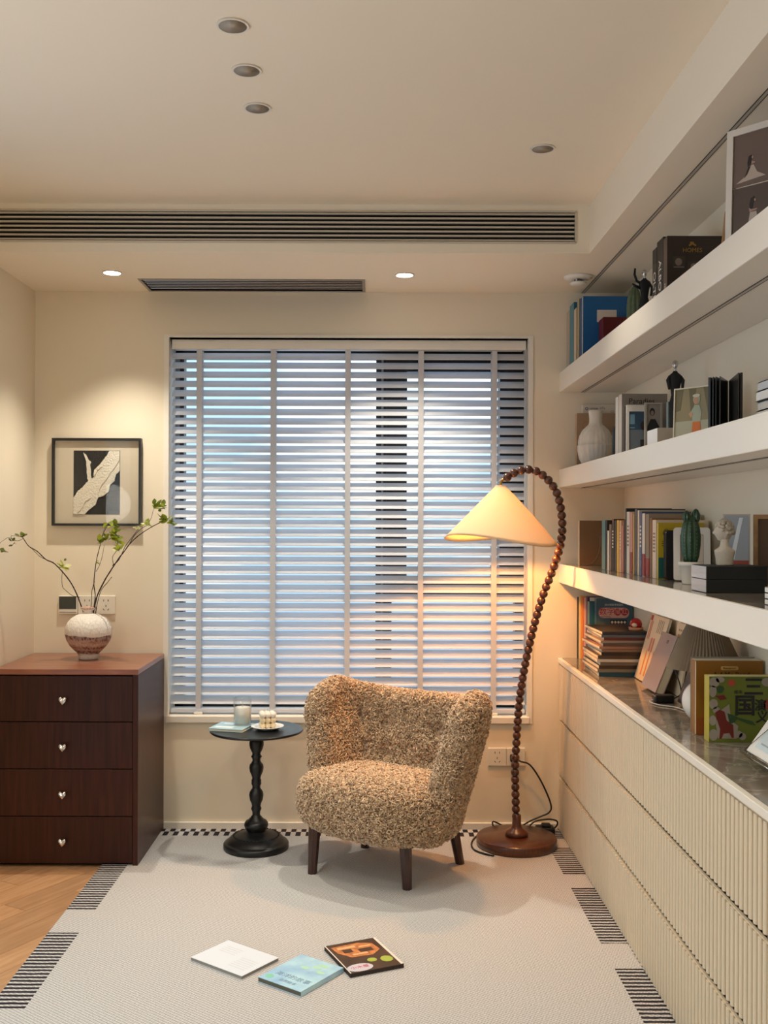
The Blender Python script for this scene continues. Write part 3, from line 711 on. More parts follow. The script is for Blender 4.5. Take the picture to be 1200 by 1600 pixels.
MB().lathe([(.002, .0), (.134, .0), (.1365, .004), (.1365, .020), (.132, .026), (.126, .0275), (.122, .031), (.118, .036), (.104, .050), (.080, .058), (.058, .064), (.044, .070), (.036, .078)], 56).build('base', BLACK, tb)
mbn = MB()
for i in range(44):
    a = 2*math.pi*i/44; rr = .094
    mbn.sphere((rr*math.cos(a), rr*math.sin(a), .0545), .0045, 8, 6, sc=(1, 1, .6))
mbn.build('base_beading', BLACK, tb)
z_lo = pr[0][1]
MB().lathe([(pr[0][0], .070)]+[p for p in pr if p[1] > .072]+[(.030, ZT-RT-.012), (.055, ZT-RT-.010)], 40).build('column', BLACK, tb)
MB().lathe([(.002, ZT-RT-.011), (.190, ZT-RT-.011), (.1945, ZT-RT-.007), (.1945, ZT-RT-.003), (.192, ZT-RT), (.186, ZT-RT-.0015), (.002, ZT-RT-.0015)], 64).build('tabletop', mat('black_tabletop', '15171a', .28), tb)
ztop = ZT-.0015+.0004
bk = thing('book', 'thin pale blue book under the jar candle on the side table', 'book', (-.590, 4.300, ztop), R(-14))
MB().rbox(-.075, .075, -.072, .072, 0, .0018, .0006, 1).rbox(-.075, .075, -.072, .072, .0102, .012, .0006, 1).box(-.075, -.0735, -.072, .072, .0018, .0102).build('cover', mat('pale_blue_cover', '9fc3cf', .35), bk)
MB().box(-.0735, .073, -.070, .070, .0018, .0102).build('pages', PAPER, bk)
decal('cover_print', [rect(-.06, -.05, .02, -.02), rect(-.05, .02, .05, .05)], mat('cover_print_white', 'dfeaf0', .4), bk, Matrix.Identity(4), .0121)
jar = thing('jar_candle', 'white candle in a clear glass jar on the side table', 'candle', (-.549, 4.325, ztop+.0126))
GL = bpy.data.materials.new('clear_jar_glass'); GL.use_nodes = True; gb = GL.node_tree.nodes['Principled BSDF']
GLT = glass('jar_glass', (.97, .985, .99))
MB().lathe([(.002, .0), (.036, .0), (.038, .003), (.038, .116), (.0365, .118), (.035, .116), (.035, .006), (.002, .005)], 40, cap=False).build('glass_jar', GLT, jar)
MB().lathe([(.002, .0065), (.0343, .0065), (.0343, .073), (.010, .0715), (.002, .072)], 32).build('wax', mat('white_wax', 'efeae0', .5, trans=.15), jar)
MB().tube([(0, 0, .072), (.001, 0, .092)], .0012, 6).build('wick', mat('wick', 'b9b2a6', .8), jar)
pl = thing('saucer', 'small white plate under the bubble candle on the side table', 'plate', (-.440, 4.290, ztop))
MB().lathe([(.002, .001), (.040, .0), (.046, .003), (.068, .013), (.070, .0145), (.067, .0150), (.045, .006), (.002, .005)], 48).build('dish', mat('white_porcelain', 'e9e6df', .2), pl)
bc = thing('bubble_candle', 'cream bubble cube candle on the small plate', 'candle', (-.440, 4.290, ztop+.0066), R(12))
wax = mat('ivory_wax', 'efe2c2', .5, trans=.2); wt2 = mat('ivory_wax_pale', 'f3efe6', .5, trans=.2)
sm = MB().sphere((0, 0, 0), .0125, 14, 10).mesh('bubble', wax); sm2 = MB().sphere((0, 0, 0), .0125, 14, 10).mesh('bubble', wt2)
for i in range(3):
    for j in range(3):
        for k in range(3): link('bubble', sm2 if k == 2 else sm, bc, ((i-1)*.0215, (j-1)*.0215, .0125+k*.0215))
MB().tube([(0, 0, .066), (0, 0, .078)], .001, 5).build('wick', MATS['wick'], bc)

# ------------------------------------------------------------------ fleece armchair
TH = R(-35)
CHX, CHY = -.0525, 3.895
ch = thing('armchair', 'beige curly fleece wingback armchair with short dark wooden legs', 'armchair', (CHX, CHY, RT), TH)
FUR = bpy.data.materials.new('curly_fleece'); FUR.use_nodes = True; n = FUR.node_tree; b = n.nodes['Principled BSDF']
b.inputs['Roughness'].default_value = .85; b.inputs['Sheen Weight'].default_value = .35; b.inputs['Sheen Roughness'].default_value = .5; b.inputs['Specular IOR Level'].default_value = .2
at = n.nodes.new('ShaderNodeAttribute'); at.attribute_name = 'tone'
r = n.nodes.new('ShaderNodeValToRGB'); r.color_ramp.elements[0].color = (*lin('8d6039'), 1); r.color_ramp.elements[1].color = (*lin('f0d3ae'), 1)
n.links.new(at.outputs['Fac'], r.inputs[0]); n.links.new(r.outputs[0], b.inputs['Base Color'])
HIDE = mat('fleece_base', 'a3835c', .95, var=(60, .25))
# seat: a plump cushion
nu, nv = 96, 48
V = []
for i in range(nu):
    a = 2*math.pi*i/nu; ca, sa = math.cos(a), math.sin(a)
    for j in range(nv):
        f = -math.pi/2+math.pi*j/(nv-1); cf, sf = math.cos(f), math.sin(f)
        ex = .72; rx = abs(ca)**ex*(1 if ca > 0 else -1); ry = abs(sa)**ex*(1 if sa > 0 else -1)
        k = abs(cf)**.52; yl = ry*k; wdt = .318-.045*max(0, yl)
        zc = .286-.012*yl; hz = .112+.012*(1-k)
        x = .020+rx*k*wdt; y = .135+yl*.262
        zz = zc+hz*(abs(sf)**.62)*(1 if sf > 0 else -1)
        if sf > 0: zz -= .012*math.exp(-((x/.12)**2+((y-.14)/.12)**2))
        V.append((x, y, zz-RT))
seat_mb = MB().grid(V, nu, nv, True)
seat = seat_mb.build('seat', HIDE, ch)
# back: thick curved shell with wings
ns_, nt_ = 81, 49
def mid(s, t):
    a = s*R(104); sa, ca = math.sin(a), math.cos(a)
    Wd = .228+.098*min(1, t/.8)**.9+.008*t
    yb = .285+.095*t
    x = Wd*(1 if sa > 0 else -1)*abs(sa)**.66
    y = yb-.205*(1-(1 if ca > 0 else -1)*abs(ca)**.70)
    q = abs(s)
    zt = .668+.050*min(1, q/.72)**2-(.085*((q-.74)/.26)**2 if q > .74 else 0)
    return Vector((x+.042, y, .185+(zt-.185)*t))
def cosn(i, n): return .5-.5*math.cos(math.pi*i/(n-1))
BUT = [(-.42, .74), (-.14, .72), (.14, .72), (.42, .74), (-.40, .50), (-.13, .48), (.13, .48), (.40, .50)]
Hh = .047; front = []; backv = []
for i in range(ns_):
    s = -1+2*(.55*cosn(i, ns_)+.45*i/(ns_-1))
    for j in range(nt_):
        t = .55*cosn(j, nt_)+.45*j/(nt_-1)
        m0 = mid(s, t); e = .004
        ds = mid(min(1, s+e), t)-mid(max(-1, s-e), t); dt = mid(s, min(1, t+e))-mid(s, max(0, t-e))
        N = ds.cross(dt).normalized()              # faces the sitter
        if N.dot(Vector((0, .1, .45))-m0) < 0: N = -N
        qs = max(0, (abs(s)-.90)/.10); qt = max(0, (t-.91)/.09); qb = max(0, (.06-t)/.06)
        hh = Hh*math.sqrt(max(0, 1-min(1, qs*qs)))*math.sqrt(max(0, 1-min(1, qt*qt)))*math.sqrt(max(0, 1-min(1, qb*qb)))
        dim = sum(.030*math.exp(-(((s-bs)*.50)**2+((t-bt)*.5)**2)/.0009) for bs, bt in BUT)
        front.append(m0+N*(hh-dim*(hh/Hh))); backv.append(m0-N*hh)
bmb = MB(); bmb.grid(front, ns_, nt_); bmb.grid(backv, ns_, nt_, flip=True)
back = bmb.build('backrest', HIDE, ch)
bmv = [Vector(p) for p in bmb.v]
for me in (back.data, seat.data):
    bm = bmesh.new(); bm.from_mesh(me); bmesh.ops.remove_doubles(bm, verts=bm.verts, dist=.0004); bmesh.ops.recalc_face_normals(bm, faces=bm.faces); bm.to_mesh(me); bm.free()

def fleece(src, count, parent, keep):
    """curly tufts of wool standing on the surface of src, one mesh"""
    me = src.data; me.calc_loop_triangles()
    nvt = len(me.vertices); co = np.empty(nvt*3); me.vertices.foreach_get('co', co); co = co.reshape(-1, 3)
    ntri = len(me.loop_triangles); ti = np.empty(ntri*3, int); me.loop_triangles.foreach_get('vertices', ti); ti = ti.reshape(-1, 3)
    A_, B_, C_ = co[ti[:, 0]], co[ti[:, 1]], co[ti[:, 2]]
    nr = np.cross(B_-A_, C_-A_); ar = np.linalg.norm(nr, axis=1)/2; nr = nr/np.maximum(ar[:, None]*2, 1e-12)
    pick = rng.choice(ntri, count, p=ar/ar.sum()); u = rng.random((count, 1)); v = rng.random((count, 1)); fl = (u+v) > 1; u = np.where(fl, 1-u, u); v = np.where(fl, 1-v, v)
    p = A_[pick]+u*(B_-A_)[pick]+v*(C_-A_)[pick]; nn_ = nr[pick]
    ok = keep(p, nn_); p, nn_ = p[ok], nn_[ok]; N_ = len(p)
    rnd = rng.normal(size=(N_, 3)); rnd[:, 2] -= .5
    tg = rnd-nn_*(rnd*nn_).sum(1, keepdims=True); tg /= np.linalg.norm(tg, axis=1, keepdims=True)
    bt = np.cross(nn_, tg)
    K, S = 6, 3
    ln = rng.uniform(.010, .020, (N_, 1)); hgt = rng.uniform(.006, .016, (N_, 1)); amp = rng.uniform(.0035, .0075, (N_, 1)); ph = rng.uniform(0, 6.28, (N_, 1)); rad = rng.uniform(.0024, .0040, (N_, 1))
    rings = []
    for k in range(K):
        t = k/(K-1)
        c = p+tg*(ln*(t-.25))+bt*(amp*np.sin(ph+t*7.5))+nn_*(hgt*math.sin(math.pi*(.18+.72*t))-.003+amp*.5*np.cos(ph+t*7.5))
        rr = rad*(1-.55*t*t)
        for q in range(S):
            a = 2*math.pi*q/S; rings.append(c+rr*(math.cos(a)*bt+math.sin(a)*nn_))
    V_ = np.stack(rings, 1)               # N, K*S, 3
    quads = []
    for k in range(K-1):
        for q in range(S): quads.append((k*S+q, k*S+(q+1) % S, (k+1)*S+(q+1) % S, (k+1)*S+q))
    quads = np.array(quads); F_ = (quads[None]+(np.arange(N_)*K*S)[:, None, None]).reshape(-1, 4)
    m2 = bpy.data.meshes.new('fleece'); m2.vertices.add(N_*K*S); m2.vertices.foreach_set('co', V_.reshape(-1))
    m2.loops.add(F_.size); m2.loops.foreach_set('vertex_index', F_.reshape(-1).astype(np.int32))
    m2.polygons.add(len(F_)); m2.polygons.foreach_set('loop_start', np.arange(0, F_.size, 4, dtype=np.int32))
    m2.polygons.foreach_set('use_smooth', np.ones(len(F_), bool)); m2.update(calc_edges=True)
    tone = rng.beta(2.2, 1.6, N_); at_ = m2.attributes.new('tone', 'FLOAT', 'POINT'); at_.data.foreach_set('value', np.repeat(tone, K*S).astype(np.float32))
    m2.materials.append(FUR)
    o_ = link('fleece', m2, parent, kind='stuff'); return o_
fleece(seat, 24000, seat, lambda p, n_: p[:, 2] > .155)
fleece(back, 40000, back, lambda p, n_: (p[:, 2] > .14))
def leg(x0, y0, x1, y1, ztop_, label=None):
    mb = MB(); q = []
    for (x, y, zz, rr) in ((x1, y1, 0, .0175), (x0, y0, ztop_, .025)):
        for i in range(8):
            a = math.pi/8+i*math.pi/4; q.append((x+rr*math.cos(a)*1.05, y+rr*math.sin(a)*1.05, zz))
    mb.add(q, [(i, (i+1) % 8, 8+(i+1) % 8, 8+i) for i in range(8)]+[tuple(range(8))[::-1], tuple(range(8, 16))])
    return mb.build('leg', LEGWOOD, ch, label=label)
def tolocal(x, y):
    v = Matrix.Rotation(-TH, 2) @ Vector((x-CHX, y-CHY)); return v.x, v.y
for (wx_, wy_, tx, ty, zt_) in ((-.232, 3.98, .01, .02, .22), (.131, 3.812, -.008, .02, .22), (.352, 4.10, -.050, -.030, .26), (-.030, 4.30, .02, -.06, .26)):
    fx_, fy_ = tolocal(wx_, wy_); gx_, gy_ = tolocal(wx_+tx, wy_+ty); leg(gx_, gy_, fx_, fy_, zt_)

# ------------------------------------------------------------------ beaded floor lamp
LX, LY = .612, 4.335
fl = thing('floor_lamp', 'dark wooden beaded arc floor lamp with lit cream cone shade', 'floor lamp', (LX, LY, RT))
MB().lathe([(.002, 0), (.166, 0), (.169, .003), (.169, .034), (.166, .039), (.060, .041), (.002, .041)], 64).build('base', DARKWOOD, fl)
MB().lathe([(.048, .0408), (.048, .056), (.044, .062), (.026, .072), (.020, .084), (.0185, .1), (.0185, .128), (.012, .132)], 36).build('collar', DARKWOOD, fl)
path_px = [(808, 1275), (807, 1240), (806, 1200), (808, 1160), (810, 1125), (813, 1090), (819, 1050), (827, 1010), (838, 965), (850, 926), (862, 895), (870, 872), (876, 848), (878.5, 825), (877, 800), (872, 775), (863, 757), (851, 744), (836, 735), (821, 733), (806, 737), (795, 743), (789, 748)]
org = Vector((LX, LY, RT)); LYT = 4.16
def lamp_depth(py): return LY-(LY-LYT)*min(1, max(0, (1150-py)/330))**1.5
path = [P(a, b_, lamp_depth(b_))-org for a, b_ in path_px]; dense = smooth(path, 12)
bead = MB().sphere((0, 0, 0), .0178, 20, 14).mesh('bead', DARKWOOD)
cum = [0]
for i in range(1, len(dense)): cum.append(cum[-1]+(dense[i]-dense[i-1]).length)
sp_ = .0312; nb = int(cum[-1]/sp_); k = 0
MB().tube(dense, .006, 8).build('core_rod', MATTEB, fl)
for q in range(nb+1):
    tgt = q*sp_
    while k < len(cum)-2 and cum[k+1] < tgt: k += 1
    f = (tgt-cum[k])/max(1e-9, cum[k+1]-cum[k]); p = dense[k].lerp(dense[k+1], min(1, f))
    link('bead', bead, fl, p)
AP = P(782, 757, LYT)-org
MB().tube([P(790, 748, LYT)-org, P(785, 749, LYT)-org, P(782, 754, LYT)-org, P(782, 762, LYT)-org], .0055, 10).build('brass_fitting', mat('brass', 'b98c45', .3, 1), fl)
SHADE = mat('cream_shade_fabric', 'f0dcb8', .8, trans=.30)
def shade(rtop, rbot, hgt, n=72, m=18, wav=.016, tilt=-.010, th_=.0016):
    V = []
    for i in range(n):
        a = 2*math.pi*i/n; wv = wav*math.sin(2*a)+tilt*math.cos(a)
        col = []
        for j in range(m):
            t = j/(m-1); r_ = rtop+(rbot-rtop)*t**.97; col.append((r_*math.cos(a), r_*math.sin(a), -hgt*t+wv*t*t))
        inner = [((max(.002, math.hypot(x, y)-th_*1.4))*math.cos(a), (max(.002, math.hypot(x, y)-th_*1.4))*math.sin(a), zz-.0004) for x, y, zz in reversed(col)]
        V += col+inner+[col[0]]
    return MB().grid(V, n, 2*m+1, True)
sh = shade(.019, .229, .221).build('lamp_shade', SHADE, fl, AP+Vector((0, 0, -.004)))
MB().lathe([(.002, .0), (.022, -.001), (.024, -.006)], 24, cap=False).build('shade_cap', SHADE, fl, AP+Vector((0, 0, -.0015)))
MB().lathe([(.018, 0), (.018, -.045), (.002, -.045)], 20).build('bulb_socket', WHITEP, fl, AP+Vector((0, 0, -.012)))
MB().sphere((0, 0, -.085), .030, 20, 14).build('bulb', emis('bulb_glow', (1, .42, .10), P_BULB), fl, AP)
# its cable, plug and floor switch
CAB = mat('black_cable', '0e0d0d', .45)
cab = thing('power_cable', 'black cable looping from wall socket to floor beside lamp base', 'cable', (LX, 4.45, RT))
co_ = Vector((LX, 4.45, RT))
pts = smooth([Vector((.643, 4.552, .330)), Vector((.655, 4.535, .318)), P(830, 1195, 4.53), P(848, 1222, 4.53), P(862, 1255, 4.53), P(860, 1268, 4.53), P(846, 1275, 4.53), P(830, 1282, 4.53), P(817, 1290, 4.535), Vector((.650, 4.535, .018)), Vector((.60, 4.535, .014)), P(786, 1289, 4.535), P(772, 1283, 4.53), P(773, 1292, 4.53), Vector((.55, 4.53, .014)), Vector((.47, 4.47, .0135)), Vector((.425, 4.36, .0135)), Vector((.425, 4.26, .0135)), Vector((.47, 4.20, .0135)), Vector((.50, 4.185, .0135))], 6)
MB().tube([p-co_ for p in pts], .0038, 8).build('cord', CAB, cab)
MB().rbox(.612-LX, .646-LX, 4.535-4.45, 4.560-4.45, .312-RT, .345-RT, .006).build('plug', CAB, cab)
ad = thing('power_strip', 'small black adapter with curled cord on the rug corner', 'adapter', (.765, 4.50, RT))
MB().rbox(-.045, .035, -.03, .03, 0, .032, .008, 3).rbox(-.02, .02, -.02, .02, .030, .044, .006, 2).build('case', CAB, ad)
MB().tube(smooth([Vector((-.03, -.02, .02)), Vector((-.09, -.03, .008)), Vector((-.06, -.01, .05)), Vector((0.0, 0, .062)), Vector((.045, .005, .055)), Vector((.050, .01, .035)), Vector((.034, .005, .020))], 6), .0036, 7).build('cord', CAB, ad)

# ------------------------------------------------------------------ books: builders
CM = {}
def cmat(hexc, rough=.42):
    k = 'cover_'+hexc
    return mat(k, hexc, rough)
def book(label, x, y, z, w, t, h, cover, spine=None, cat='book', group=None, pages='ddd5c3', rz=0, hard=True, name='book', M=None):
    """upright book: spine toward -X at x, front cover toward the viewer at y (thickness t goes back), standing on z"""
    rt = thing(name, label, cat, (x, y, z+.0004), rz, group, M)
    c = .0022 if hard and t > .008 else .0007; ins = .003 if hard and t > .008 else 0.0003
    mb = MB().rbox(0, w, 0, c, 0, h, .0006, 1).rbox(0, w, t-c, t, 0, h, .0006, 1).rbox(0, c, 0, t, 0, h, min(.0018, t*.3), 1, 1)
    mb.build('cover', [cmat(cover), cmat(spine or cover)], rt)
    if t > 2.5*c: MB().box(c, w-ins, c, t-c, ins, h-ins).build('pages', mat('pages_'+pages, pages, .9), rt)
    return rt
def cover_frame(): return frame((0, 0, 0), (1, 0, 0), (0, 0, 1))
CF = cover_frame()
def spine_frame(t): return frame((0, t/2, 0), (0, -1, 0), (0, 0, 1))
INKD = mat('ink_dark', '1b1a1a', .6); INKW = mat('ink_white', 'e5e0d6', .5); GOLD = mat('ink_gold', 'a8843c', .4, .6)

# --- top shelf
g = 'books at the far end of the top shelf'
book('pale thin book at the far end of the top shelf', .860, 4.500, S1, .19, .066, .267, 'b9ab9b', 'b3a596', group=g)
book('teal hardback second from the far end of top shelf', .860, 4.404, S1, .19, .092, .281, '1f5f78', '2f7d93', group=g)
book('cream spined book right of the teal one on top shelf', .860, 4.344, S1, .18, .056, .246, '8d6f55', 'cdb79a', group=g)
book('thin grey-yellow book against the big blue folder', .862, 4.304, S1, .18, .036, .274, '8f8468', 'a89c7c', group=g)
b_ = book('large blue folder with white label on the top shelf', .866, 4.240, S1, .195, .060, .270, '0f5a92', '1a4f86', 'folder')
MB().box(-.0006, 0, .0, .010, .004, .266).build('spine_edge', INKW, b_)
decal('paper_label', [rect(.058, .163, .139, .213)], mat('label_card', 'cfc3b8', .7), b_, CF)
b_ = book('dark red box file in front of the blue folder', .930, 4.150, S1, .145, .082, .166, '5a1018', '6a1822', 'box')
decal('clasp', [ell(.075, .115, .006, .008, 10)], CHROME, b_, CF, .0004, .003)

CACT = mat('cactus_green', '3f5a3a', .35, var=(40, .2)); CACTL = mat('cactus_rib_light', '6f8467', .4)
def cactus(label, x, y, z, hp, rp_, h, rc, arms, col, pot):
    t = thing('cactus_ornament', label, 'cactus', (x, y, z+.0004), group='potted cactus ornaments')
    MB().lathe([(.002, 0), (rp_*.72, 0), (rp_*.74, .003), (rp_*.94, hp*.80), (rp_*1.06, hp*.82), (rp_*1.08, hp), (rp_*.96, hp), (rp_*.9, hp*.9), (.002, hp*.9)], 32).build('pot', pot, t)
    rib = lambda a, zz: 1+.10*math.cos(10*a)
    prf = [(rc*.62, hp*.9), (rc*.86, hp+h*.12), (rc, hp+h*.35), (rc*1.02, hp+h*.55), (rc*.9, hp+h*.75), (rc*.66, hp+h*.90), (rc*.35, hp+h*.98), (.001, hp+h)]
    MB().lathe(prf, 60, rfun=rib).build('stem', col, t)
    for (ax, az, ah, ar) in arms:
        MB().lathe([(ar*.5, 0), (ar, ah*.3), (ar*.95, ah*.65), (ar*.55, ah*.9), (.001, ah)], 40, rfun=lambda a, zz: 1+.10*math.cos(8*a)).build('arm', col, t, (ax, -.004, az))
    mbs = MB()
    for k in range(10):
        a = 2*math.pi*k/10
        for q in range(12):
            tq = .06+.86*q/11; zq = hp+h*tq
            rr = np.interp(zq, [p_[1] for p_ in prf], [p_[0] for p_ in prf])*1.10
            mbs.sphere((rr*math.cos(a), rr*math.sin(a), zq), .0011, 5, 4)
    mbs.build('spines', CACTL, t, kind='stuff')
    return t
cactus('grey-green cactus ornament beside the blue folder on top shelf', 1.0, 3.93, S1, .060, .030, .178, .027, [(.0, .19, .055, .012)], mat('cactus_pale', '56664a', .4, var=(40, .2)), mat('dark_pot', '4a463f', .5))
SILV = mat('faceted_silver', 'c9c9c9', .15, 1)
def figurine(label, x, y, z, h, armup):
    t = thing('figurine', label, 'figurine', (x, y, z+.0004), group='black dress mannequin figurines')
    MB().lathe([(.022, 0), (.022, .006), (.004, .008)], 24).build('base', CHROME, t)
    k = h
    prf = [(.030*k/.28, .010*k/.28), (.022, .04*k/.28), (.0165, .09*k/.28), (.0195, .125*k/.28), (.021, .140*k/.28), (.0125, .172*k/.28), (.0165, .200*k/.28), (.020, .215*k/.28), (.0205, .232*k/.28), (.009, .241*k/.28), (.006, .246*k/.28)]
    mbd = MB().lathe(prf, 28); mbd.v = [(a*1.0, b2*.62, c) for a, b2, c in mbd.v]; mbd.build('dress', MATTEB, t)
    sh_ = .228*k/.28
    if armup:
        MB().tube([(-.016, 0, sh_), (-.030, -.004, sh_+.006), (-.038, -.004, sh_+.030), (-.036, -.004, sh_+.052)], [.006, .005, .0045, .0035], 8).build('arm', MATTEB, t)
        MB().tube([(.016, 0, sh_), (.026, -.006, sh_-.02), (.020, -.014, sh_-.05)], [.006, .005, .004], 8).build('arm', MATTEB, t)
        MB().tube([(-.014, 0, sh_-.02), (-.035, -.004, sh_-.012), (-.046, -.004, sh_-.004)], [.006, .005, .003], 8).build('arm', MATTEB, t)
    else:
        for s_ in (-1, 1): MB().tube([(s_*.016, 0, sh_), (s_*.0245, -.003, sh_-.012), (s_*.0215, -.008, sh_-.042)], [.007, .0065, .004], 8).build('arm', MATTEB, t)
    MB().tube([(0, 0, .243*k/.28), (0, 0, .256*k/.28)], .0045, 8).build('neck', SILV, t)
    bm = bmesh.new(); bmesh.ops.create_icosphere(bm, subdivisions=2, radius=.0125)
    MB().bm(bm, 0, Matrix.Translation((0, 0, .2665*k/.28)) @ Matrix.Diagonal((.8, .85, 1.12, 1))).build('head', SILV, t)
figurine('black figurine with raised arm and silver head on top shelf', .995, 3.765, S1, .263, True)
g = 'dark coffee table books on the top shelf'
b_ = book('black slim book leftmost of the dark books on top shelf', .930, 3.370, S1, .17, .050, .240, '1a1a1c', '151517', group=g)
text('spine_title', 'OLTEN', .040, INKW, b_, frame((0, .025, 0), (0, 0, -1), (0, -1, 0)), -.10, 0, .0006)
b_ = book('tallest black book between two dark books on top shelf', .930, 3.294, S1, .17, .072, .253, '17171a', '1c1c1f', group=g)
text('spine_title', 'ALBO', .040, INKW, b_, frame((0, .036, 0), (0, 0, -1), (0, -1, 0)), -.135, 0, .0006)
b_ = book('brown cover book with gold HOMES title on top shelf', .930, 3.249, S1, .178, .043, .243, '33261f', '5a4a40', group=g)
text('title', 'HOMES', .0190, GOLD, b_, CF, .0800, .197)
decal('emblem', [ell(.068+.0045*i+.003, .213+.0028*(2-abs(i-2)), .0026, .0036, 8) for i in range(5)]+[ell(.0740+.004*i, .2215, .0022, .0028, 8) for i in range(3)], GOLD, b_, CF)
text('spine_title', 'HOMES', .016, INKW, b_, frame((0, .0215, 0), (0, 0, -1), (0, -1, 0)), -.07, 0, .0006)
PHD = mat('photo_dark', '3b3430', .4); PHM = mat('photo_mid', '7c6e64', .4); PHL = mat('photo_light', 'a99b8c', .4)
decal('cover_photo', [rect(.018, .142, .056, .178), rect(.064, .136, .106, .162), rect(.008, .05, .03, .10)], PHD, b_, CF)
decal('cover_photo', [ell(.036, .160, .011, .012), ell(.084, .146, .010, .010), rect(.020, .142, .054, .145)], PHM, b_, CF, .0009)
t = thing('framed_photo', 'plain wooden frame leaning behind the white wedding photo frame', 'photo frame', M=Matrix.Translation((.985, 2.93, S1+.0009)) @ Matrix.Rotation(R(6), 4, 'Y'))
OAKF = wood('oak_frame', '8a6543', 'a98258', (8, 8, 2), .5)
mb = MB()
for p in (rect(0, 0, .12, .022), rect(0, .205, .12, .228), rect(0, .022, .022, .205), rect(.098, .022, .12, .205)): mb.prism(p, CF, -.018, 0)
mb.build('frame', OAKF, t); decal('photo', [rect(.022, .022, .098, .205)], mat('photo_teal', '2e5a5c', .4), t, CF, -.012, .002)

def angled_frame(label, A, Bv, z, h, lean, bw, depth, fm, name='framed_photo', cat='photo frame', group=None, ins=.004):
    """frame standing from floor point A to B (left to right as seen), leaning back by 'lean'"""
    U = Vector((Bv[0]-A[0], Bv[1]-A[1], 0)); w = U.length; U.normalize(); back_ = Vector((-U.y, U.x, 0))
    if back_.y < 0: back_ = -back_
    V = (Vector((0, 0, 1))*math.cos(lean)+back_*math.sin(lean))
    F = frame((A[0], A[1], z+.0006+depth*math.sin(lean)), U, V)
    t = thing(name, label, cat, M=F, group=group); I = Matrix.Identity(4)
    mb = MB()
    for p in (rect(0, 0, w, bw), rect(0, h-bw, w, h), rect(0, bw, bw, h-bw), rect(w-bw, bw, w, h-bw)): mb.prism(p, I, -depth, 0)
    mb.build('frame', fm, t)
    return t, w, h, I
WF = mat('white_frame', 'd9d2c8', .45)
t, w, h, I = angled_frame('large white frame with two wedding photographs on top shelf', (.856, 2.500), (1.062, 2.272), S1, .288, R(2), .016, .020, WF)
PHB = mat('photo_taupe', '6b5a52', .35); PHB2 = mat('photo_taupe_dark', '54463f', .35)
decal('photo', [rect(.016, .145, w-.016, h-.016)], PHB, t, I, -.006, .002); decal('photo', [rect(.016, .016, w-.016, .142)], PHB2, t, I, -.006, .002)
SKIN = mat('print_skin', 'a8877a', .5); HAIR = mat('print_hair', '1d1715', .5); GOWN = mat('print_gown', 'b5a698', .5)
def fig(l, s_, ox, oy): return [(ox+(u-.03)*s_, oy+(v-.15)*s_) for u, v in l]
q1 = lambda l: fig(l, .72, .024, .152)
decal('gown_print', [q1([(.030, .152), (.135, .160), (.105, .178), (.092, .205), (.084, .205), (.070, .175)])], GOWN, t, I, -.0038)
decal('hair_print', [q1([(.074, .236), (.084, .240), (.089, .232), (.084, .222), (.082, .208), (.072, .200), (.070, .215)]), q1([(.060, .165), (.074, .200), (.080, .200), (.070, .178)])], HAIR, t, I, -.0033)
decal('skin_print', [q1(ell(.0885, .230, .0035, .005, 8)), q1([(.084, .206), (.098, .210), (.098, .213), (.086, .218)])], SKIN, t, I, -.0028)
text('photo_caption', 'JELLI', .010, HAIR, t, I, .125, .206, -.0035)
q2 = lambda l: [(u*.72, .030+v*.72) for u, v in l]
decal('hair_print', [q2([(.088, .112), (.100, .118), (.104, .108), (.097, .095), (.095, .078), (.086, .074), (.083, .092)])], HAIR, t, I, -.0033)
decal('skin_print', [q2(ell(.1035, .104, .0035, .005, 8)), q2([(.083, .080), (.085, .066), (.110, .070), (.112, .074), (.092, .074)])], SKIN, t, I, -.0028)
decal('gown_print', [q2([(.080, .030), (.115, .030), (.108, .066), (.086, .066)])], GOWN, t, I, -.0038)

# --- middle shelf
t = thing('box_file', 'white box file with small round logo behind the tan folder', 'box', (.925, 4.530, S2+.0004))
MB().rbox(0, .155, 0, .034, 0, .288, .002).build('case', mat('white_card', 'd7cdc0', .6), t)
decal('logo', [ell(.018, .268, .007, .007)], mat('logo_purple', '6a5a78', .5), t, CF)
decal('logo_ring', [ell(.018, .268, .0035, .0035)], MATS['white_card'], t, CF, .0009)
text('box_title', 'LEDDER', .010, INKD, t, CF, .050, .268); text('box_title', 'CZ', .012, PHM, t, CF, .132, .255)
decal('pattern', [ell(.080+.008*i, .270+.003*(i % 2), .003, .005, 8) for i in range(3)], PHL, t, CF)
t = book('tan cardboard folder behind the white ribbed vase', .888, 4.470, S2, .185, .045, .242, '9a7f66', 'b79c80', 'folder')
decal('cover_ring', [[(.045+.022*math.cos(a*.3), .19+.016*math.sin(a*.3)) for a in range(21)]+[(.045+.020*math.cos(a*.3), .19+.014*math.sin(a*.3)) for a in range(20, -1, -1)]], mat('tan_print', '8a6d56', .6), t, CF)
VW = mat('white_ribbed_ceramic', 'd8d0c4', .75, var=(60, .10), stretch=(1, 1, .15))
rb1 = lambda a, zz: 1+(.012*math.cos(26*a) if .03 < zz < .165 else 0)
MB().lathe([(.002, 0), (.045, 0), (.058, .012), (.068, .035), (.0735, .065), (.0738, .086), (.0735, .0875), (.0712, .0885), (.071, .105), (.066, .128), (.055, .150), (.040, .165), (.030, .174), (.0265, .184), (.0262, .200), (.0285, .222), (.0295, .232), (.0275, .234), (.024, .222), (.022, .19)], 104, rfun=rb1, cap=False).build('ceramic_vase', VW, None, (.930, 4.288, S2+.0004), label='white ribbed bottle vase on the middle shelf', cat='vase')
t = thing('tin_canister', 'black rounded canister with silver studs behind the ribbed vase', 'canister', (.975, 4.05, S2+.0004))
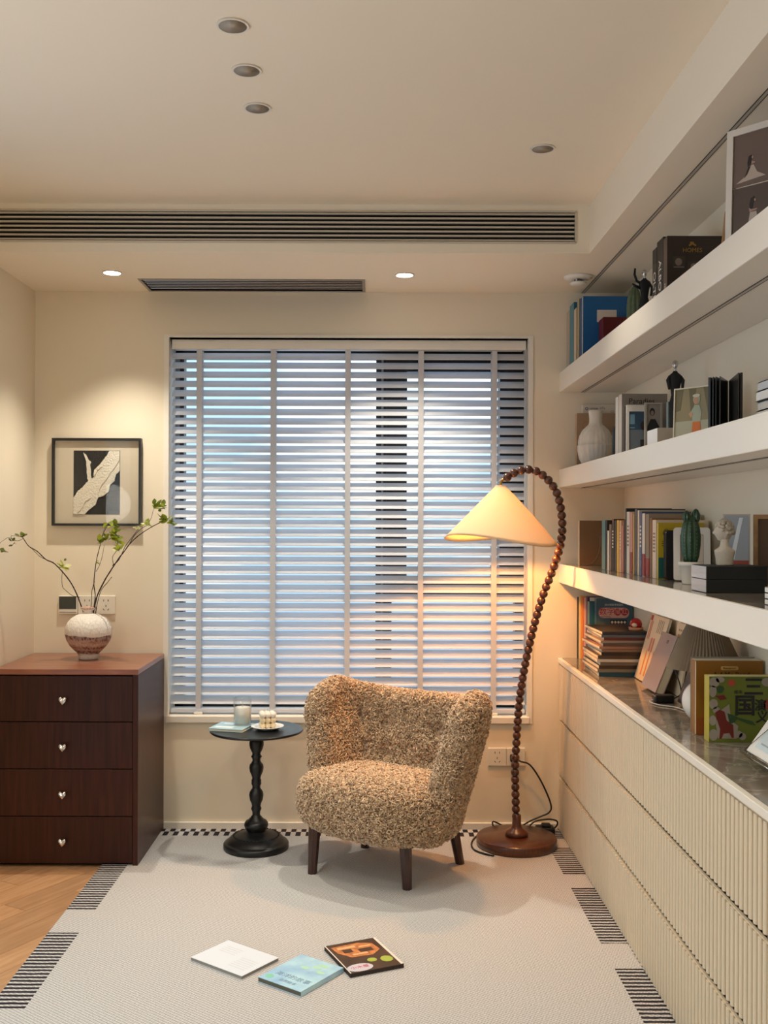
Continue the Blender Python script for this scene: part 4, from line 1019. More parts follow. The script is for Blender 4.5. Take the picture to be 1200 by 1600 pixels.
MB().lathe([(.002, 0), (.027, 0), (.030, .004), (.030, .125), (.024, .145), (.012, .153), (.002, .154)], 32).build('body', BLACK, t)
for zz in (.098, .078): MB().sphere((-.012, -.028, zz), .0052, 10, 8).build('stud', SILV, t)
book('white slim book left of the grey PARADISE book', .900, 3.765, S2, .17, .045, .229, 'd9d3c8', 'ddd8ce')
b_ = book('grey cover book with Paradise title on the middle shelf', .900, 3.711, S2, .165, .046, .232, '847a70', 'cfc8bc')
text('title', 'Paradies', .0285, INKD, b_, CF, .072, .204)
t = thing('framed_photo', 'white framed blue interior photograph beside the Paradise book', 'photo frame', (.900, 3.640, S2+.0004), group='small photo frames on the middle shelf')
mb = MB()
for p in (rect(0, 0, .080, .010), rect(0, .160, .080, .183), rect(0, .010, .009, .160), rect(.071, .010, .080, .160)): mb.prism(p, CF, -.012, 0)
mb.build('frame', WF, t); MB().box(0, .080, .012, .030, 0, .180).build('backing', MATTEB, t)
decal('photo', [rect(.009, .010, .071, .160)], mat('photo_blue', '40566a', .3), t, CF, -.008, .002)
decal('photo_detail', [rect(.009, .010, .071, .095)], mat('photo_bluegrey', '6f767c', .3), t, CF, -.0058)
decal('photo_detail', [rect(.012, .115, .030, .150), rect(.012, .100, .030, .104)], mat('photo_bluelight', '6d93ab', .3), t, CF, -.005); decal('photo_detail', [ell(.060, .11, .010, .016), rect(.050, .02, .071, .06)], PHD, t, CF, -.0045)
t = thing('framed_photo', 'grey framed portrait photograph leaning before the Paradise book', 'photo frame', (.9445, 3.560, S2+.0004), group='small photo frames on the middle shelf')
mb = MB()
for p in (rect(0, 0, .060, .006), rect(0, .176, .060, .182), rect(0, .006, .006, .176), rect(.054, .006, .060, .176)): mb.prism(p, CF, -.014, 0)
mb.build('frame', mat('grey_frame', 'a39a8e', .4), t); decal('photo', [rect(.006, .006, .054, .176)], mat('photo_grey', '8d867c', .35), t, CF, -.008, .002)
decal('figure_print', [ell(.026, .150, .009, .014), [(.006, .006), (.054, .006), (.050, .10), (.036, .125), (.020, .125), (.010, .10)]], mat('print_black', '201d1c', .5), t, CF, -.0055); decal('face_print', [ell(.026, .146, .0055, .009)], mat('print_face', '8c7367', .5), t, CF, -.0048)
t = thing('framed_photo', 'narrow dark glass photo block right of the portrait', 'photo frame', (1.008, 3.50, S2+.0004), group='small photo frames on the middle shelf')
MB().rbox(0, .032, 0, .02, 0, .178, .001).build('block', mat('dark_teal_glass', '2f4246', .12), t); MB().box(-.0015, 0, 0, .02, 0, .178).build('edge', mat('edge_light', '9fb2b4', .2), t)
t = thing('small_box', 'small white cardboard box on the middle shelf', 'box', (.870, 3.137, S2+.0004))
MB().rbox(0, .11, 0, .115, 0, .055, .001).build('carton', mat('carton_tan', 'b2a597', .6), t); MB().box(-.0006, 0, .001, .114, .001, .054).build('end_panel', mat('carton_white', 'e6e6e6', .5), t)
figurine('black figurine with folded arms and silver head on middle shelf', .985, 3.345, S2, .296, False)
t, w, h, I = angled_frame('small framed photo of a child in orange shorts', (.899, 3.076), (.984, 2.966), S2, .166, R(2), .004, .012, mat('cream_frame', 'cfc4b0', .4))
decal('photo', [rect(.004, .004, w-.004, h-.004)], mat('photo_olive', '8a7a52', .3), t, I, -.006, .002)
decal('photo_backdrop', [[(.004, .162), (.030, .162), (.022, .10), (.004, .095)], [(.05, .162), (.075, .162), (.065, .09), (.058, .09)], [(.10, .162), (w-.004, .162), (w-.004, .08), (.118, .08)]], mat('photo_olive_dark', '66592f', .3), t, I, -.0038)
decal('photo_floor', [rect(.004, .004, w-.004, .066)], mat('photo_sand', 'a9a184', .3), t, I, -.0036)
decal('figure_print', [ell(.078, .128, .012, .015), [(.060, .094), (.072, .112), (.088, .110), (.096, .090), (.092, .060), (.066, .060)]], mat('print_sage', '9fa48c', .5), t, I, -.0030)
decal('figure_print', [[(.064, .030), (.096, .030), (.092, .062), (.066, .062)]], mat('print_orange', 'c96a24', .5), t, I, -.0026)
decal('figure_print', [ell(.076, .124, .008, .010), [(.052, .086), (.060, .094), (.068, .084), (.060, .074)]], mat('print_skin_warm', 'b98c6c', .5), t, I, -.0022); decal('figure_print', [ell(.078, .139, .013, .005)], mat('print_hat', 'c7bfa6', .5), t, I, -.0018)
t = thing('photo_album', 'black concertina album standing open on the middle shelf', 'album', (0, 0, S2+.0004))
ALB = mat('album_black', '1c1b1a', .3); ALG = mat('album_page', '3a3836', .25)
def panel(a, b2, th_, h, m, nm, par):
    U = Vector((b2[0]-a[0], b2[1]-a[1], 0)); L_ = U.length
    F = frame((a[0], a[1], 0), U, (0, 0, 1)); MB().prism(rect(0, 0, L_, h), F, -th_/2, th_/2).build(nm, m, par)
for (a, b2, m, nm, th_) in (((.918, 2.800), (.988, 2.895), ALB, 'cover', .006), ((.924, 2.788), (.990, 2.886), ALG, 'page', .002), ((.931, 2.785), (.992, 2.880), ALB, 'page', .002), ((.940, 2.779), (.994, 2.872), ALG, 'page', .0025), ((.996, 2.868), (.967, 2.712), ALG, 'page', .0025), ((1.001, 2.868), (.973, 2.708), ALB, 'cover', .006)):
    panel(a, b2, th_, .162, m, nm, t)
for i, (c, hh) in enumerate((('c9c5bd', .024), ('bdbab4', .022), ('d4d3cf', .024), ('b4b7ba', .022))):
    zb = S2+.0004+sum((.024, .022, .024, .022)[:i])
    t = thing('book', ['bottom', 'second lowest', 'third from bottom', 'topmost'][i]+' book of the pale flat stack on middle shelf', 'book', (.893+.004*(i % 2), 2.20, zb), group='flat stacked books on the middle shelf')
    MB().box(0, .18, 0, .19, 0, .002).box(0, .18, 0, .19, hh-.0026, hh-.0006).box(0, .002, 0, .19, 0, hh-.0006).build('cover', cmat(c), t); MB().box(.002, .178, .002, .188, .002, hh-.0026).build('pages', PAPER, t)

# --- lowest shelf
t = book('tan board-covered file at the far end of lowest shelf', .886, 4.395, S3, .110, .030, .193, '7d6248', 'c9b79c', 'folder')
cabl = thing('thin_cable', 'thin brown cable curling by the tan file on lowest shelf', 'cable', (.93, 4.3, S3))
MB().tube([p-Vector((.93, 4.3, S3)) for p in smooth([P(916, 883, 4.2)+Vector((0, 0, .004)), P(926, 880, 4.2)+Vector((0, 0, .004)), P(934, 868, 4.15), P(938, 852, 4.1), P(938, 838, 4.1), P(944, 836, 4.08), P(948, 836, 4.06)], 6)], .0016, 6).build('cord', mat('brown_cord', '6b5a48', .6), cabl)
row = [  # px0, px1, top px y, spine colour, cover colour, description
 (940, 946.5, 811.5, '4f7a7c', '33565a', 'muted teal book first in the lowest shelf row'),
 (946.5, 949, 812, '1d1816', '1d1816', 'black thin book right of the muted teal one'),
 (949, 951.5, 828, 'e4ddcc', 'd5cdbd', 'short white slim booklet among black books'),
 (951.5, 956, 818, '6f5a50', '57453d', 'brown slim book in the lowest shelf row'),
 (956, 959.5, 810, '22201f', '1b1a1a', 'black slim book with pale lettering, lowest shelf'),
 (959.5, 963.5, 812, '2d3137', '25282c', 'charcoal book left of the yellow spine'),
 (963.5, 967.5, 811.5, 'd9ae4a', 'c99c3c', 'yellow spined book on the lowest shelf'),
 (967.5, 971, 812.5, 'd6a98c', 'c59678', 'peach spined book right of the yellow one'),
 (971, 974.5, 820, 'b9776a', 'a56458', 'rose spined short book right of the peach one'),
 (974.5, 977, 810, '2c2522', '2c2522', 'dark thin book at the end of the short row'),
 (977, 978.8, 793, '3a4743', '1d1d1d', 'tall dark green thin book starting the tall row'),
 (978.8, 984, 798.5, 'd9d4ca', 'c8c1b5', 'tall white book with dark top lettering'),
 (984, 988.5, 799.5, 'c98f86', 'b8847a', 'tall pink book with a red lower band'),
 (988.5, 991.5, 801, 'b5985a', '9d8450', 'tall mustard thin book'),
 (991.5, 996, 794, '4a4d54', '3b3e44', 'tall slate grey book'),
 (996, 999, 796, 'd6c9b2', 'bfb29c', 'tall ivory thin book'),
 (999, 1003, 798, '4a5f86', '3d4f72', 'tall blue spined book'),
 (1003, 1008, 801, 'dbd4c8', '8c7b6b', 'tall off-white book beside the red-footed one'),
 (1008, 1014.5, 802, '7f7264', '8e7c6a', 'tall taupe book with a dark red foot'),
 (1014.5, 1019, 808, '7c5a3f', '85623f', 'brown spined book near the yellow cover'),
 (1019, 1025.5, 811, 'dcc9b4', 'd1bfa8', 'cream speckled book left of the yellow cover')]
def Drow(px):
    D = 3.7
    for _ in range(12): D = 1600*(.905+(4.05-D)*.0425)/(px-583)
    return D
for (a, c, ty, scol, ccol, lab) in row:
    d1, d0 = Drow(a), Drow(c); dm = (d0+d1)/2
    hh = CAMZ-(ty-816)*dm/1600-S3; x = .905+(4.05-dm)*.0425
    b_ = book(lab, x, d0+.0006, S3, random.uniform(.145, .185) if ty > 805 else random.uniform(.165, .175), d1-d0-.0012, hh, ccol, scol, group='books standing in a row on the lowest shelf', hard=False)
    if 'red' in lab:
        tt = d1-d0-.0012; MB().box(-.0005, .14, -.0004, tt*.95, .002, hh*(.30 if 'taupe' in lab else .36)).build('red_band', cmat('8e1f26'), b_)
    elif scol in ('22201f', 'd9d4ca', '4a5f86', 'dcc9b4', 'd6a98c'):
        tt = d1-d0-.0012
        decal('spine_print', [rect(-tt*.3, hh*(.45+.06*k), tt*.3, hh*(.48+.06*k)) for k in range(6)], INKW if scol in ('22201f', '4a5f86', 'd6a98c') else PHM, b_, spine_frame(tt))
D1 = Drow(1027)
b_ = book('yellow and teal children book cover in the lowest shelf row', .934, D1-.012, S3, .150, .014, .184, 'b59a1f', 'cbb24a', hard=False)
decal('cover_band', [rect(.0012, .002, .149, .070)], cmat('1f5a52'), b_, CF)
decal('cover_doodle', [[(.026+.010*math.cos(q*.35), .150+.014*math.sin(q*.35)) for q in range(19)]+[(.026+.0085*math.cos(q*.35), .150+.0125*math.sin(q*.35)) for q in range(18, -1, -1)]]+[rect(.012, .108+.007*k, .024, .110+.007*k) for k in range(3)], INKD, b_, CF)
t = thing('speaker_case', 'black rounded upright case in front of the yellow book', 'case', (.945, 3.30, S3+.0004))
mb = MB(); mb.prism(pill(0, 0, .055, .160, .010), CF, -.030, 0); mb.build('body', MATTEB, t)
decal('indicator', [rect(.040, .140, .047, .142)], PHL, t, CF)
F = frame((.950, 3.235, S3+.004), (.114, -.03, 0), (.040, .035, .160)); t = thing('framed_photo', 'white rounded empty frame leaning behind the tall cactus', 'photo frame', M=F); I = Matrix.Identity(4)
mb = MB(); outer = pill(0, 0, .112, .172, .010); inner = pill(.020, .024, .092, .150, .003); no = len(outer)
vs = [(u, v, w_) for w_ in (-.012, 0) for (u, v) in outer]+[(u, v, w_) for w_ in (-.012, 0) for (u, v) in inner]
fs = []
for i in range(no):
    j = (i+1) % no; fs += [(i, j, no+j, no+i), (2*no+j, 2*no+i, 3*no+i, 3*no+j), (no+i, no+j, 3*no+j, 3*no+i), (j, i, 2*no+i, 2*no+j)]
mb.add(vs, fs); mb.build('frame', WF, t); decal('photo', [rect(.018, .022, .094, .152)], mat('photo_rose', 'a08478', .35), t, I, -.010, .002); decal('photo_detail', [rect(.066, .022, .090, .150)], mat('photo_cream', 'c5b6a4', .35), t, I, -.0078)
cactus('glossy dark green cactus in a white pot on lowest shelf', .957, 3.085, S3, .067, .034, .140, .0275, [(-.014, .185, .036, .012), (.014, .182, .045, .012)], mat('cactus_dark', '2d4a33', .22, var=(40, .2)), mat('white_pot', 'ddd4c8', .6))
for i, lab in ((0, 'lower black box with brushed silver end under the bust'), (1, 'upper black box with brushed silver end under the bust')):
    t = thing('storage_box', lab, 'box', (.876, 2.690, S3+.0004+i*.0352), group='black and silver boxes')
    MB().rbox(0, .160, 0, .125, 0, .0348, .0012).build('case', MATTEB, t); MB().box(-.0012, .0, .001, .124, .0012, .0338).build('end_panel', mat('brushed_silver', 'c3c5c8', .38, .55, var=(90, .12), stretch=(1, .1, 1)), t)
# classical bust, a plain stand-in
t = thing('bust', 'small grey plaster bust of a curly head on the black boxes', 'bust', (.945, 2.752, S3+.0004+.0704), R(-8))
PLS = mat('grey_plaster', 'b4aa9c', .8, bump=(200, .25))
mb = MB().lathe([(.022, 0), (.0225, .004), (.0235, .020), (.027, .034), (.027, .040), (.018, .047), (.0135, .052), (.0125, .062), (.0135, .070)], 32); mb.v = [(x*(1.0 if zz < .045 else .9), y*(.72 if zz < .045 else .95), zz) for x, y, zz in mb.v]
mb.build('chest', PLS, t)
bm = bmesh.new(); bmesh.ops.create_uvsphere(bm, u_segments=40, v_segments=28, radius=1)
for v in bm.verts:
    x, y, zz = v.co
    fx = x*.0225; 
    if x < 0:
        jaw = max(0, -zz); fx *= (1-.10*jaw)
        y2 = y*(1-.25*max(0, -zz))
        nose = .0075*math.exp(-((y/.22)**2+((zz+.12)/.20)**2)); brow = .002*math.exp(-((zz-.22)/.12)**2); lips = .0025*math.exp(-((zz+.50)/.08)**2-(y/.3)**2); chin = .0035*math.exp(-((zz+.78)/.14)**2-(y/.35)**2)
        eye = .0022*math.exp(-((abs(y)-.33)/.13)**2-((zz-.08)/.10)**2)
        fx -= (nose+brow+lips+chin-eye)*(1 if x < -.2 else max(0, -x/.2)); y = y2
    v.co = (fx, y*.0185, zz*.0265)
MB().bm(bm, 0, Matrix.Translation((-.003, 0, .090)), True).build('head', PLS, t)
mb = MB()
for k in range(150):
    a = random.uniform(0, 6.283); ph = random.uniform(-.25, 1.5)
    d_ = Vector((math.cos(a)*math.cos(ph), math.sin(a)*math.cos(ph), math.sin(ph)))
    if d_.x < -.45 and d_.z < .45: continue
    if d_.z < .0 and d_.x < .1: continue
    mb.sphere(Vector((-.001, 0, .092))+Vector((d_.x*.0238, d_.y*.0195, d_.z*.0285)), random.uniform(.0042, .0062), 8, 6, sc=(1, 1, .9))
mb.build('curls', PLS, t, kind='stuff')
for s_ in (-1, 1): MB().sphere((.002, s_*.0185, .086), .0045, 8, 6, sc=(.8, .5, 1.3)).build('ear', PLS, t)
F = frame((1.000, 2.93, S3+.006), (.058, -.02, 0), (.040, .012, .200)); t = thing('framed_photo', 'glossy clear acrylic photo block leaning against the wall', 'photo frame', M=F, group='frames leaning at the right of lowest shelf')
MB().prism(rect(0, 0, .075, .206), I, -.010, 0).build('block', mat('glossy_photo_pale', 'c9b8a8', .06), t)
decal('photo', [rect(.004, .070, .071, .202)], mat('photo_silver_blue', '9fa6ae', .08), t, I); decal('photo_detail', [[(.020, .075), (.032, .075), (.055, .195), (.045, .195)]], mat('photo_white', 'dfe3e8', .1), t, I, .0009); decal('photo_detail', [rect(.004, .058, .071, .072)], mat('photo_red', '9a4a3e', .3), t, I, .0009)
F = frame((1.040, 2.80, S3+.006), (.062, -.02, 0), (.020, .006, .205)); t = thing('framed_photo', 'brown wooden frame right of the acrylic photo block', 'photo frame', M=F, group='frames leaning at the right of lowest shelf')
mb = MB()
for p in (rect(0, 0, .075, .012), rect(0, .190, .075, .202), rect(0, .012, .012, .19), rect(.055, .012, .075, .19)): mb.prism(p, I, -.012, 0)
mb.build('frame', OAKF, t); decal('photo', [rect(.012, .012, .055, .19)], mat('photo_brown', '5b4636', .35), t, I, -.008, .002); decal('photo_detail', [rect(.012, .055, .055, .062)], PHD, t, I, -.0058)
for i in range(3):
    t = thing('booklet', ['lowest', 'middle', 'topmost'][i]+' white booklet of the small stack at the right end of lowest shelf', 'booklet', (.886, 2.16, S3+.0004+i*.0135), group='small white booklets')
    MB().box(0, .14, 0, .155, 0, .0012).box(0, .14, 0, .155, .0118, .0130).box(0, .0012, 0, .155, 0, .013).build('cover', cmat('dcd9d2'), t); MB().box(.0012, .139, .001, .154, .0012, .0118).build('pages', PAPER, t)

# --- worktop
g = 'magazines upright at the far end of the worktop'
cols = [('3f3a2c', 'black and yellow'), ('d9cfae', 'cream'), ('d8a24a', 'amber'), ('c7755c', 'coral'), ('d8b9a8', 'pale pink'), ('6d5f86', 'violet'), ('2a2430', 'near-black'), ('dfd9d2', 'white')]
yy = 4.556
for i, (c, nm) in enumerate(cols):
    tk = .0105; yy -= tk+.0004
    book(nm+' magazine upright at the far end of the worktop', .908+.0058*i, yy, CT, .175, tk, .274+.010*((i*3) % 4)/4, c, c, 'magazine', g, hard=False, name='magazine')
yy -= .0435
b_ = book('deep teal hardback behind the blue workbook', .936, yy, CT, .172, .042, .262, '1f566e', '2f6c82')
yy -= .0405
b_ = book('blue grey writing workbook with red title on worktop', .957, yy, CT, .157, .038, .281, '46606e', '2f5a72', hard=False)
RED = mat('print_red', 'b3262c', .5); PINK = mat('print_pink', 'dba79a', .5)
text('heading', '幼小衔接学前描红', .0100, INKW, b_, CF, .076, .252)
decal('title_panel', [pill(.010, .196, .140, .240, .020)], PINK, b_, CF)
text('title', '数字', .034, RED, b_, CF, .045, .222, .0012)
decal('title_disc', [ell(.091, .222, .0155, .0155), ell(.121, .222, .0155, .0155)], RED, b_, CF, .0009)
text('title', '描', .0245, PINK, b_, CF, .091, .222, .0016); text('title', '红', .0245, PINK, b_, CF, .121, .222, .0016)
text('subtitle', 'Shuzi Miaohong', .0068, INKD, b_, CF, .040, .2015, .0012)
decal('dot_panel', [rect(.060, .120, .130, .188)], INKD, b_, CF)
decal('dots', [ell(.068+.0135*i, .178-.0165*j, .0052, .0058, 12) for i in range(5) for j in range(4)], CREAM, b_, CF, .0009)
zz = CT+.0004
spec_ = [('1f4a56', .016, .0, 'deep teal'), ('8a7a63', .013, -.004, 'khaki'), ('4a3d31', .014, .002, 'dark brown'), ('6f5f4c', .013, .006, 'olive brown'), ('cfc2ad', .012, -.006, 'cream'), ('5a4636', .014, -.002, 'umber'), ('2b2420', .013, .010, 'black-brown'), ('8f6f55', .012, .012, 'tan'), ('b98a72', .011, .004, 'dusty pink'), ('5b4a3d', .012, .016, 'cocoa'), ('a08a78', .011, .008, 'taupe'), ('7b3b30', .012, .022, 'brick red'), ('5c5f62', .011, .010, 'slate'), ('3d3b39', .012, .014, 'charcoal')]
for i, (c, tk, dx, nm) in enumerate(spec_):
    t = thing('magazine', nm+' magazine lying in the pile on the worktop', 'magazine', (.888+dx, 4.020+.004*(i % 3), zz), R(random.uniform(-2.0, 2.0)), 'magazines piled flat on the worktop')
    MB().box(0, .180, 0, .30, 0, .0012).box(0, .180, 0, .30, tk-.0016, tk-.0004).box(0, .180, -.0004, .0006, 0, tk-.0004).build('cover', cmat(c), t)
    MB().box(.0005, .1795, .0006, .2995, .0012, tk-.0016).build('pages', mat('magazine_pages', 'e0d3b8', .85), t)
    zz += tk
t = thing('toy_box', 'small red and cream round bauble in a clear tray on magazine pile', 'ornament', (1.050, 4.085, zz+.0002))
MB().sphere((0, 0, .024), .024, 20, 14).build('bauble', cmat('b3232a', .25), t); MB().lathe([(.002, 0), (.028, 0), (.029, .012), (.0275, .012), (.0265, .002), (.002, .002)], 28, cap=False).build('cup', mat('peach_plastic', 'd99a72', .3), t)
MB().sphere((-.006, -.011, .022), .0148, 12, 8, sc=(1, .95, .8)).build('cream_patch', cmat('e8cdb0', .35), t)
def leaner(label, A, ln, up, tk, cover, name='booklet', pages='ddd5c3', cat='booklet'):
    """book leaning to the right wall: bottom edge runs from A toward the viewer for ln; up is its slope vector"""
    U = Vector((0, -1, 0)); V = Vector(up); hh = V.length
    F = frame((A[0], A[1], A[2]), U, V)          # normal: U x V points toward -X and up
    sink = -tk*F.col[2].z*-1
    F.translation.z += max(0, tk*F.col[2].z)+.0006
    t = thing(name, label, cat, M=F); c = min(.002, tk*.2)
    MB().prism(rect(0, 0, ln, hh), I, -c, 0).prism(rect(0, 0, ln, hh), I, -tk, -tk+c).prism(rect(0, 0, c, hh), I, -tk, 0).build('cover', cmat(cover), t)
    MB().prism(rect(c, .002, ln-.002, hh-.002), I, -tk+c, -c).build('pages', mat('pages_'+pages, pages, .9), t)
    return t, hh
t, hh = leaner('cream booklet with orange pencils leaning on the wall', (1.022, 4.000, CT), .235, (.070, 0, .246), .010, 'e6d3b6')
ORG = mat('print_orange2', 'd98a45', .5)
decal('cover_title', [rect(.020+.018*k, hh*.62, .030+.018*k, hh*.90) for k in range(2)]+[rect(.080+.03*k, hh*.45, .098+.03*k, hh*.66) for k in range(2)], mat('print_salmon', 'd9826a', .5), t, I)
decal('cover_pencils', [[(.06+.045*k, .02), (.075+.045*k, .02), (.075+.045*k, .10), (.0675+.045*k, .125), (.06+.045*k, .10)] for k in range(3)], ORG, t, I)
decal('cover_tag', [rect(.004, hh-.024, .030, hh-.004)], RED, t, I); decal('cover_text', [rect(.12+.02*k, hh*.75, .125+.02*k, hh*.95) for k in range(4)], PHM, t, I)
t, hh = leaner('lilac grey planner leaning beside the pencil booklet', (.985, 3.755, CT), .185, (.078, 0, .195), .030, '8f8488', 'notebook', 'c9bb9e', 'notebook')
text('cover_mark', '工作', .014, PHD, t, I, .10, hh*.86)
t, hh = leaner('cream desk calendar card leaning on the wall behind planner', (1.062, 3.69, CT), .15, (.040, 0, .268), .006, 'e3cfae', 'calendar', cat='calendar')
decal('calendar_print', [rect(.03+.02*k, hh*(.60+.07*j), .042+.02*k, hh*(.63+.07*j)) for k in range(5) for j in range(4)]+[rect(.04, hh*.92, .11, hh*.94)], mat('print_tan', 'b08a66', .5), t, I)
t, hh = leaner('thick dark book with cream pages leaning under the pleated lamp', (1.012, 3.40, CT), .12, (.050, 0, .150), .034, '1e1b1a', 'book', 'c9bb9e', 'book')
t = thing('power_adapter', 'black power adapter with cables on the worktop', 'adapter', (.975, 3.44, CT+.0004))
MB().rbox(-.032, .034, -.02, .02, 0, .027, .006, 3).build('case', CAB, t)
MB().tube(smooth([Vector((.034, 0, .012)), Vector((.06, .0, .03)), Vector((.05, -.02, .07)), Vector((.035, .0, .12))], 6), .0022, 6).build('cord', CAB, t)
MB().tube(smooth([Vector((-.03, 0, .010)), Vector((-.045, -.005, .004)), Vector((-.03, -.06, .003)), Vector((.01, -.10, .003)), Vector((.03, -.17, .003))], 6), .0022, 6).build('cord', mat('grey_cord', 'b8b3ab', .5), t)
pt = thing('table_lamp', 'unlit table lamp with pleated taupe shade and white ball base', 'table lamp', (1.0, 3.085, CT+.0004))
MB().sphere((0, 0, .066), .066, 36, 24).build('ball_base', mat('white_gloss_ceramic', 'e6e1da', .15), pt)
MB().tube([(0, 0, .12), (0, 0, .19)], .007, 12).build('stem', CHROME, pt)
PLT = mat('taupe_pleated_fabric', '8d7b66', .85, trans=.15)
npl = 56; V = []; m_ = 10
for i in range(npl*2):
    a = 2*math.pi*i/(npl*2); zg = 1 if i % 2 else 0
    for j in range(m_):
        tt = j/(m_-1); r_ = .040+(.112-.040)*tt; r_ -= zg*(.0022+.004*tt); V.append((r_*math.cos(a), r_*math.sin(a), .322-.154*tt-(.0015*zg if j == m_-1 else 0)))
mb = MB().grid(V, npl*2, m_, True); mb.sm = [False]*len(mb.sm)
o_ = mb.build('pleated_shade', PLT, pt)
sm_ = o_.modifiers.new('thickness', 'SOLIDIFY'); sm_.thickness = .0012
MB().lathe([(.034, .317), (.036, .317), (.036, .319), (.034, .319)], 32, cap=False).build('shade_ring', CHROME, pt)
b_ = book('ochre workbook standing behind the green storybook', .921, 2.915, CT, .190, .050, .212, '8c5c16', '8a5f2c', hard=False)
MB().box(-.0006, .185, .050, .0512, 0, .2165).build('clear_sleeve', mat('grey_sleeve', '8e8a7e', .3), b_)
MB().box(-.0008, 0, .0, .006, .003, .209).build('spine_edge', mat('edge_cream', 'd9c4a8', .5), b_)
decal('brand_label', [pill(.070, .185, .120, .196, .004)], mat('label_ochre', 'c49a55', .5), b_, CF); text('brand', 'Kumamori', .0085, INKD, b_, CF, .095, .1905, .0012)
text('title', 'A.4 Mc Pond', .020, INKD, b_, CF, .10, .172)
decal('cover_band', [rect(.002, .002, .188, .050)], mat('print_rust', '8f4a18', .5), b_, CF)
b_ = book('green illustrated storybook with large black Chinese title', .9275, 2.821, CT, .188, .042, .181, '626d20', 'b5a53c', hard=False, pages='d9cf9a')
CLOUD = mat('print_cloud', '938a7e', .5); MAR = mat('print_maroon', '6e2018', .5); FOREST = mat('print_forest', '2c4a26', .5)
decal('cloud_print', [ell(.014, .165, .014, .014), ell(.030, .172, .012, .008), ell(.010, .140, .010, .016), ell(.012, .105, .012, .014), ell(.020, .088, .010, .010), ell(.010, .060, .010, .014), ell(.012, .020, .012, .016), ell(.080, .022, .012, .010), ell(.092, .016, .010, .010), ell(.160, .166, .016, .012)], CLOUD, b_, CF)
decal('cloud_print', [[(.028, .085), (.055, .105), (.060, .060), (.080, .045), (.075, .010), (.025, .010), (.018, .050)]], CLOUD, b_, CF, .0006)
decal('horse_print', [[(.016, .082), (.028, .090), (.042, .084), (.048, .060), (.066, .048), (.068, .012), (.062, .012), (.056, .026), (.040, .024), (.034, .010), (.028, .010), (.030, .036), (.022, .060)]], MAR, b_, CF, .0010)
decal('banner_print', [[(.050, .080), (.074, .072), (.072, .056), (.056, .050)], [(.074, .070), (.120, .058), (.128, .046), (.110, .050), (.074, .064)], ell(.030, .146, .010, .010)], FOREST, b_, CF, .0012)
decal('cloud_bird_print', [[(.016, .128), (.040, .130), (.048, .120), (.030, .116)]], MAR, b_, CF, .0012)
decal('seal', [pill(.052, .155, .070, .172, .002)], mat('print_seal', 'a5432c', .5), b_, CF)
for (txt, sz, u, v) in (('三', .056, .122, .150), ('国', .060, .098, .098), ('演', .034, .141, .100), ('义', .036, .146, .068)): text('title', txt, sz, INKD, b_, CF, u, v, .0014, bold=sz*.022)
text('subtitle', '绘本', .012, INKD, b_, CF, .080, .138, .0014)
decal('page_number_dot', [ell(.158, .105, .008, .014)], mat('print_dull_red', '8a3b2c', .5), b_, CF, .0012)
t, hh = leaner('white rounded photo plaque resting in a wire easel', (.9300, 2.545, CT+.036), .22, (.105, 0, .150), .006, 'e3e0da', 'photo_plaque', 'e3e0da', 'photo plaque')
decal('photo', [rect(.030, .018, .20, hh-.02)], mat('print_iceblue', 'bcd3da', .3), t, I); decal('photo_detail', [ell(.08+.03*k, .08+.01*(k % 2), .010, .014) for k in range(4)]+[rect(.05, .03, .18, .034)], mat('print_steel', '8fa5ad', .3), t, I, .0009)
WIRE = mat('chrome_wire', 'bdbdbd', .15, 1)
MB().tube([(-.006, -.012, .012), (-.006, -.012, -.03), (-.006, -.002, -.02), (-.006, hh*.55, -.010)], .0018, 6).build('easel_wire', WIRE, t)
MB().tube([(0, -.003, .004), (.22, -.003, .004)], .0018, 6).build('easel_wire', WIRE, t); MB().tube([(0, -.012, .012), (.22, -.012, .012)], .0018, 6).build('easel_wire', WIRE, t)
MB().tube([(-.004, .0, .003), (.10, hh*.9, .003)], .0008, 5).build('strap', MATTEB, t)

# --- three books on the rug
t = thing('booklet', 'open white blank booklet lying on the rug', 'booklet', (-.425, 3.180, RT+.0004), R(-37))
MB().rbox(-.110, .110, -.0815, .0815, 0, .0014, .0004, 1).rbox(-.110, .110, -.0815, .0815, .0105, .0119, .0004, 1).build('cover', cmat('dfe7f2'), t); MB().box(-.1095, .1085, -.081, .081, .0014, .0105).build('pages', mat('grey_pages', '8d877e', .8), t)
decal('faint_print', [rect(-.08, .01+.012*k, -.01, .0125+.012*k) for k in range(4)]+[rect(.02, -.05+.012*k, .09, -.0475+.012*k) for k in range(6)], mat('faint_print', 'd4d7dc', .6), t, I, .0120, .0003)
t = thing('book', 'pale blue and mint picture book lying on the rug', 'book', (-.2105, 3.070, RT+.0004), R(-36))
MB().rbox(-.0835, .0835, -.1, .1, 0, .0016, .0005, 1).rbox(-.0835, .0835, -.1, .1, .0134, .015, .0005, 1).rbox(.082, .0835, -.1, .1, 0, .015, .0005, 1).build('cover', mat('iceblue_cover', '98c4ea', .35, var=(14, .08), col2='bfe6f2'), t)
MB().box(-.083, .082, -.0995, .0995, .0016, .0134).build('pages', mat('dark_page_edge', '5c5a4c', .8), t)
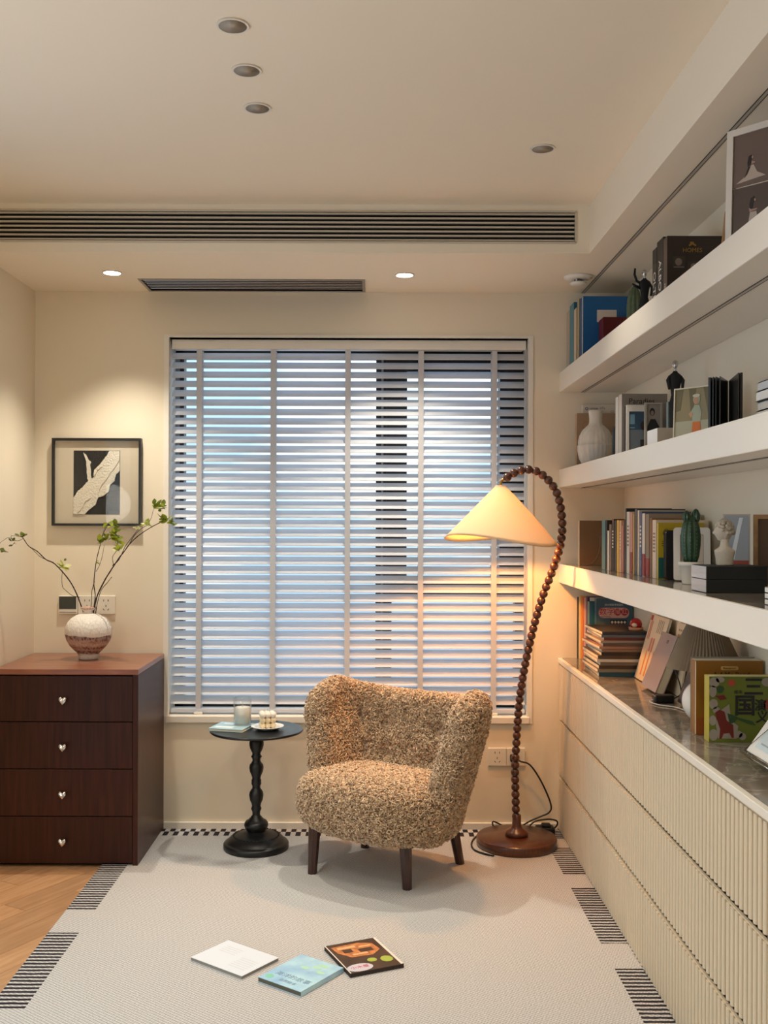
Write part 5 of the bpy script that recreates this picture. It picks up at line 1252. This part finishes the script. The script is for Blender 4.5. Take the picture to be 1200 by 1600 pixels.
decal('cover_print', [ell(-.060, -.075, .013, .013)], mat('print_mint', '86cfb4', .5), t, I, .0151); text('title', '海洋的故事', .026, mat('print_bluegrey', '7d9bb8', .5), t, I, .005, -.045, .0153)
text('subtitle', '自然绘本', .016, MATS['print_bluegrey'], t, I, .01, -.075, .0153)
decal('cover_print', [ell(-.01+.03*k, .03+.02*(k % 2), .016, .008) for k in range(3)]+[ell(.03, .07, .02, .008)], mat('print_seafoam', 'b4dfc4', .5), t, I, .0151)
t = thing('book', 'dark brown picture book with wooden house cover lying on rug', 'book', (-.026, 3.200, RT+.0004), R(24))
MB().rbox(-.089, .089, -.108, .108, 0, .0016, .0005, 1).rbox(-.089, .089, -.108, .108, .0114, .013, .0005, 1).rbox(.0875, .089, -.108, .108, 0, .013, .0005, 1).build('cover', mat('brown_cover', '4f3a2c', .35, var=(20, .3)), t)
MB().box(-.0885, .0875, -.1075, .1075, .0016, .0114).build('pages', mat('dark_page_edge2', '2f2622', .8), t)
decal('cover_edge', [rect(.080, -.107, .0885, .107), rect(-.0885, -.107, -.085, .107)], INKW, t, I, .0131)
decal('house_print', [[(-.075, .085), (.02, .09), (.06, .07), (.066, .02), (.03, -.01), (-.04, -.005), (-.07, .04)]], mat('print_wood', 'c27a45', .5, var=(60, .35)), t, I, .0131)
decal('house_print', [rect(-.05, .03, -.02, .055), rect(.0, .02, .045, .045)], mat('print_wood_dark', '4a2f20', .5), t, I, .0135); decal('house_print', [rect(-.06, .06, .0, .075), rect(.01, .055, .05, .065), rect(-.03, .005, .02, .016)], mat('print_wood_light', 'e3b27c', .5), t, I, .0135)
decal('leaf_print', [ell(.055, -.055, .020, .022, 9), ell(.01, -.045, .016, .014, 9)], mat('print_leafgreen', 'a7b84a', .5), t, I, .0135)
decal('title_cloud', [ell(-.045, -.080, .042, .026)], mat('print_lilac', 'cfcad6', .5), t, I, .0131)
text('title', '小木屋', .020, mat('print_rose', 'c45a70', .5), t, I, -.045, -.078, .0137)
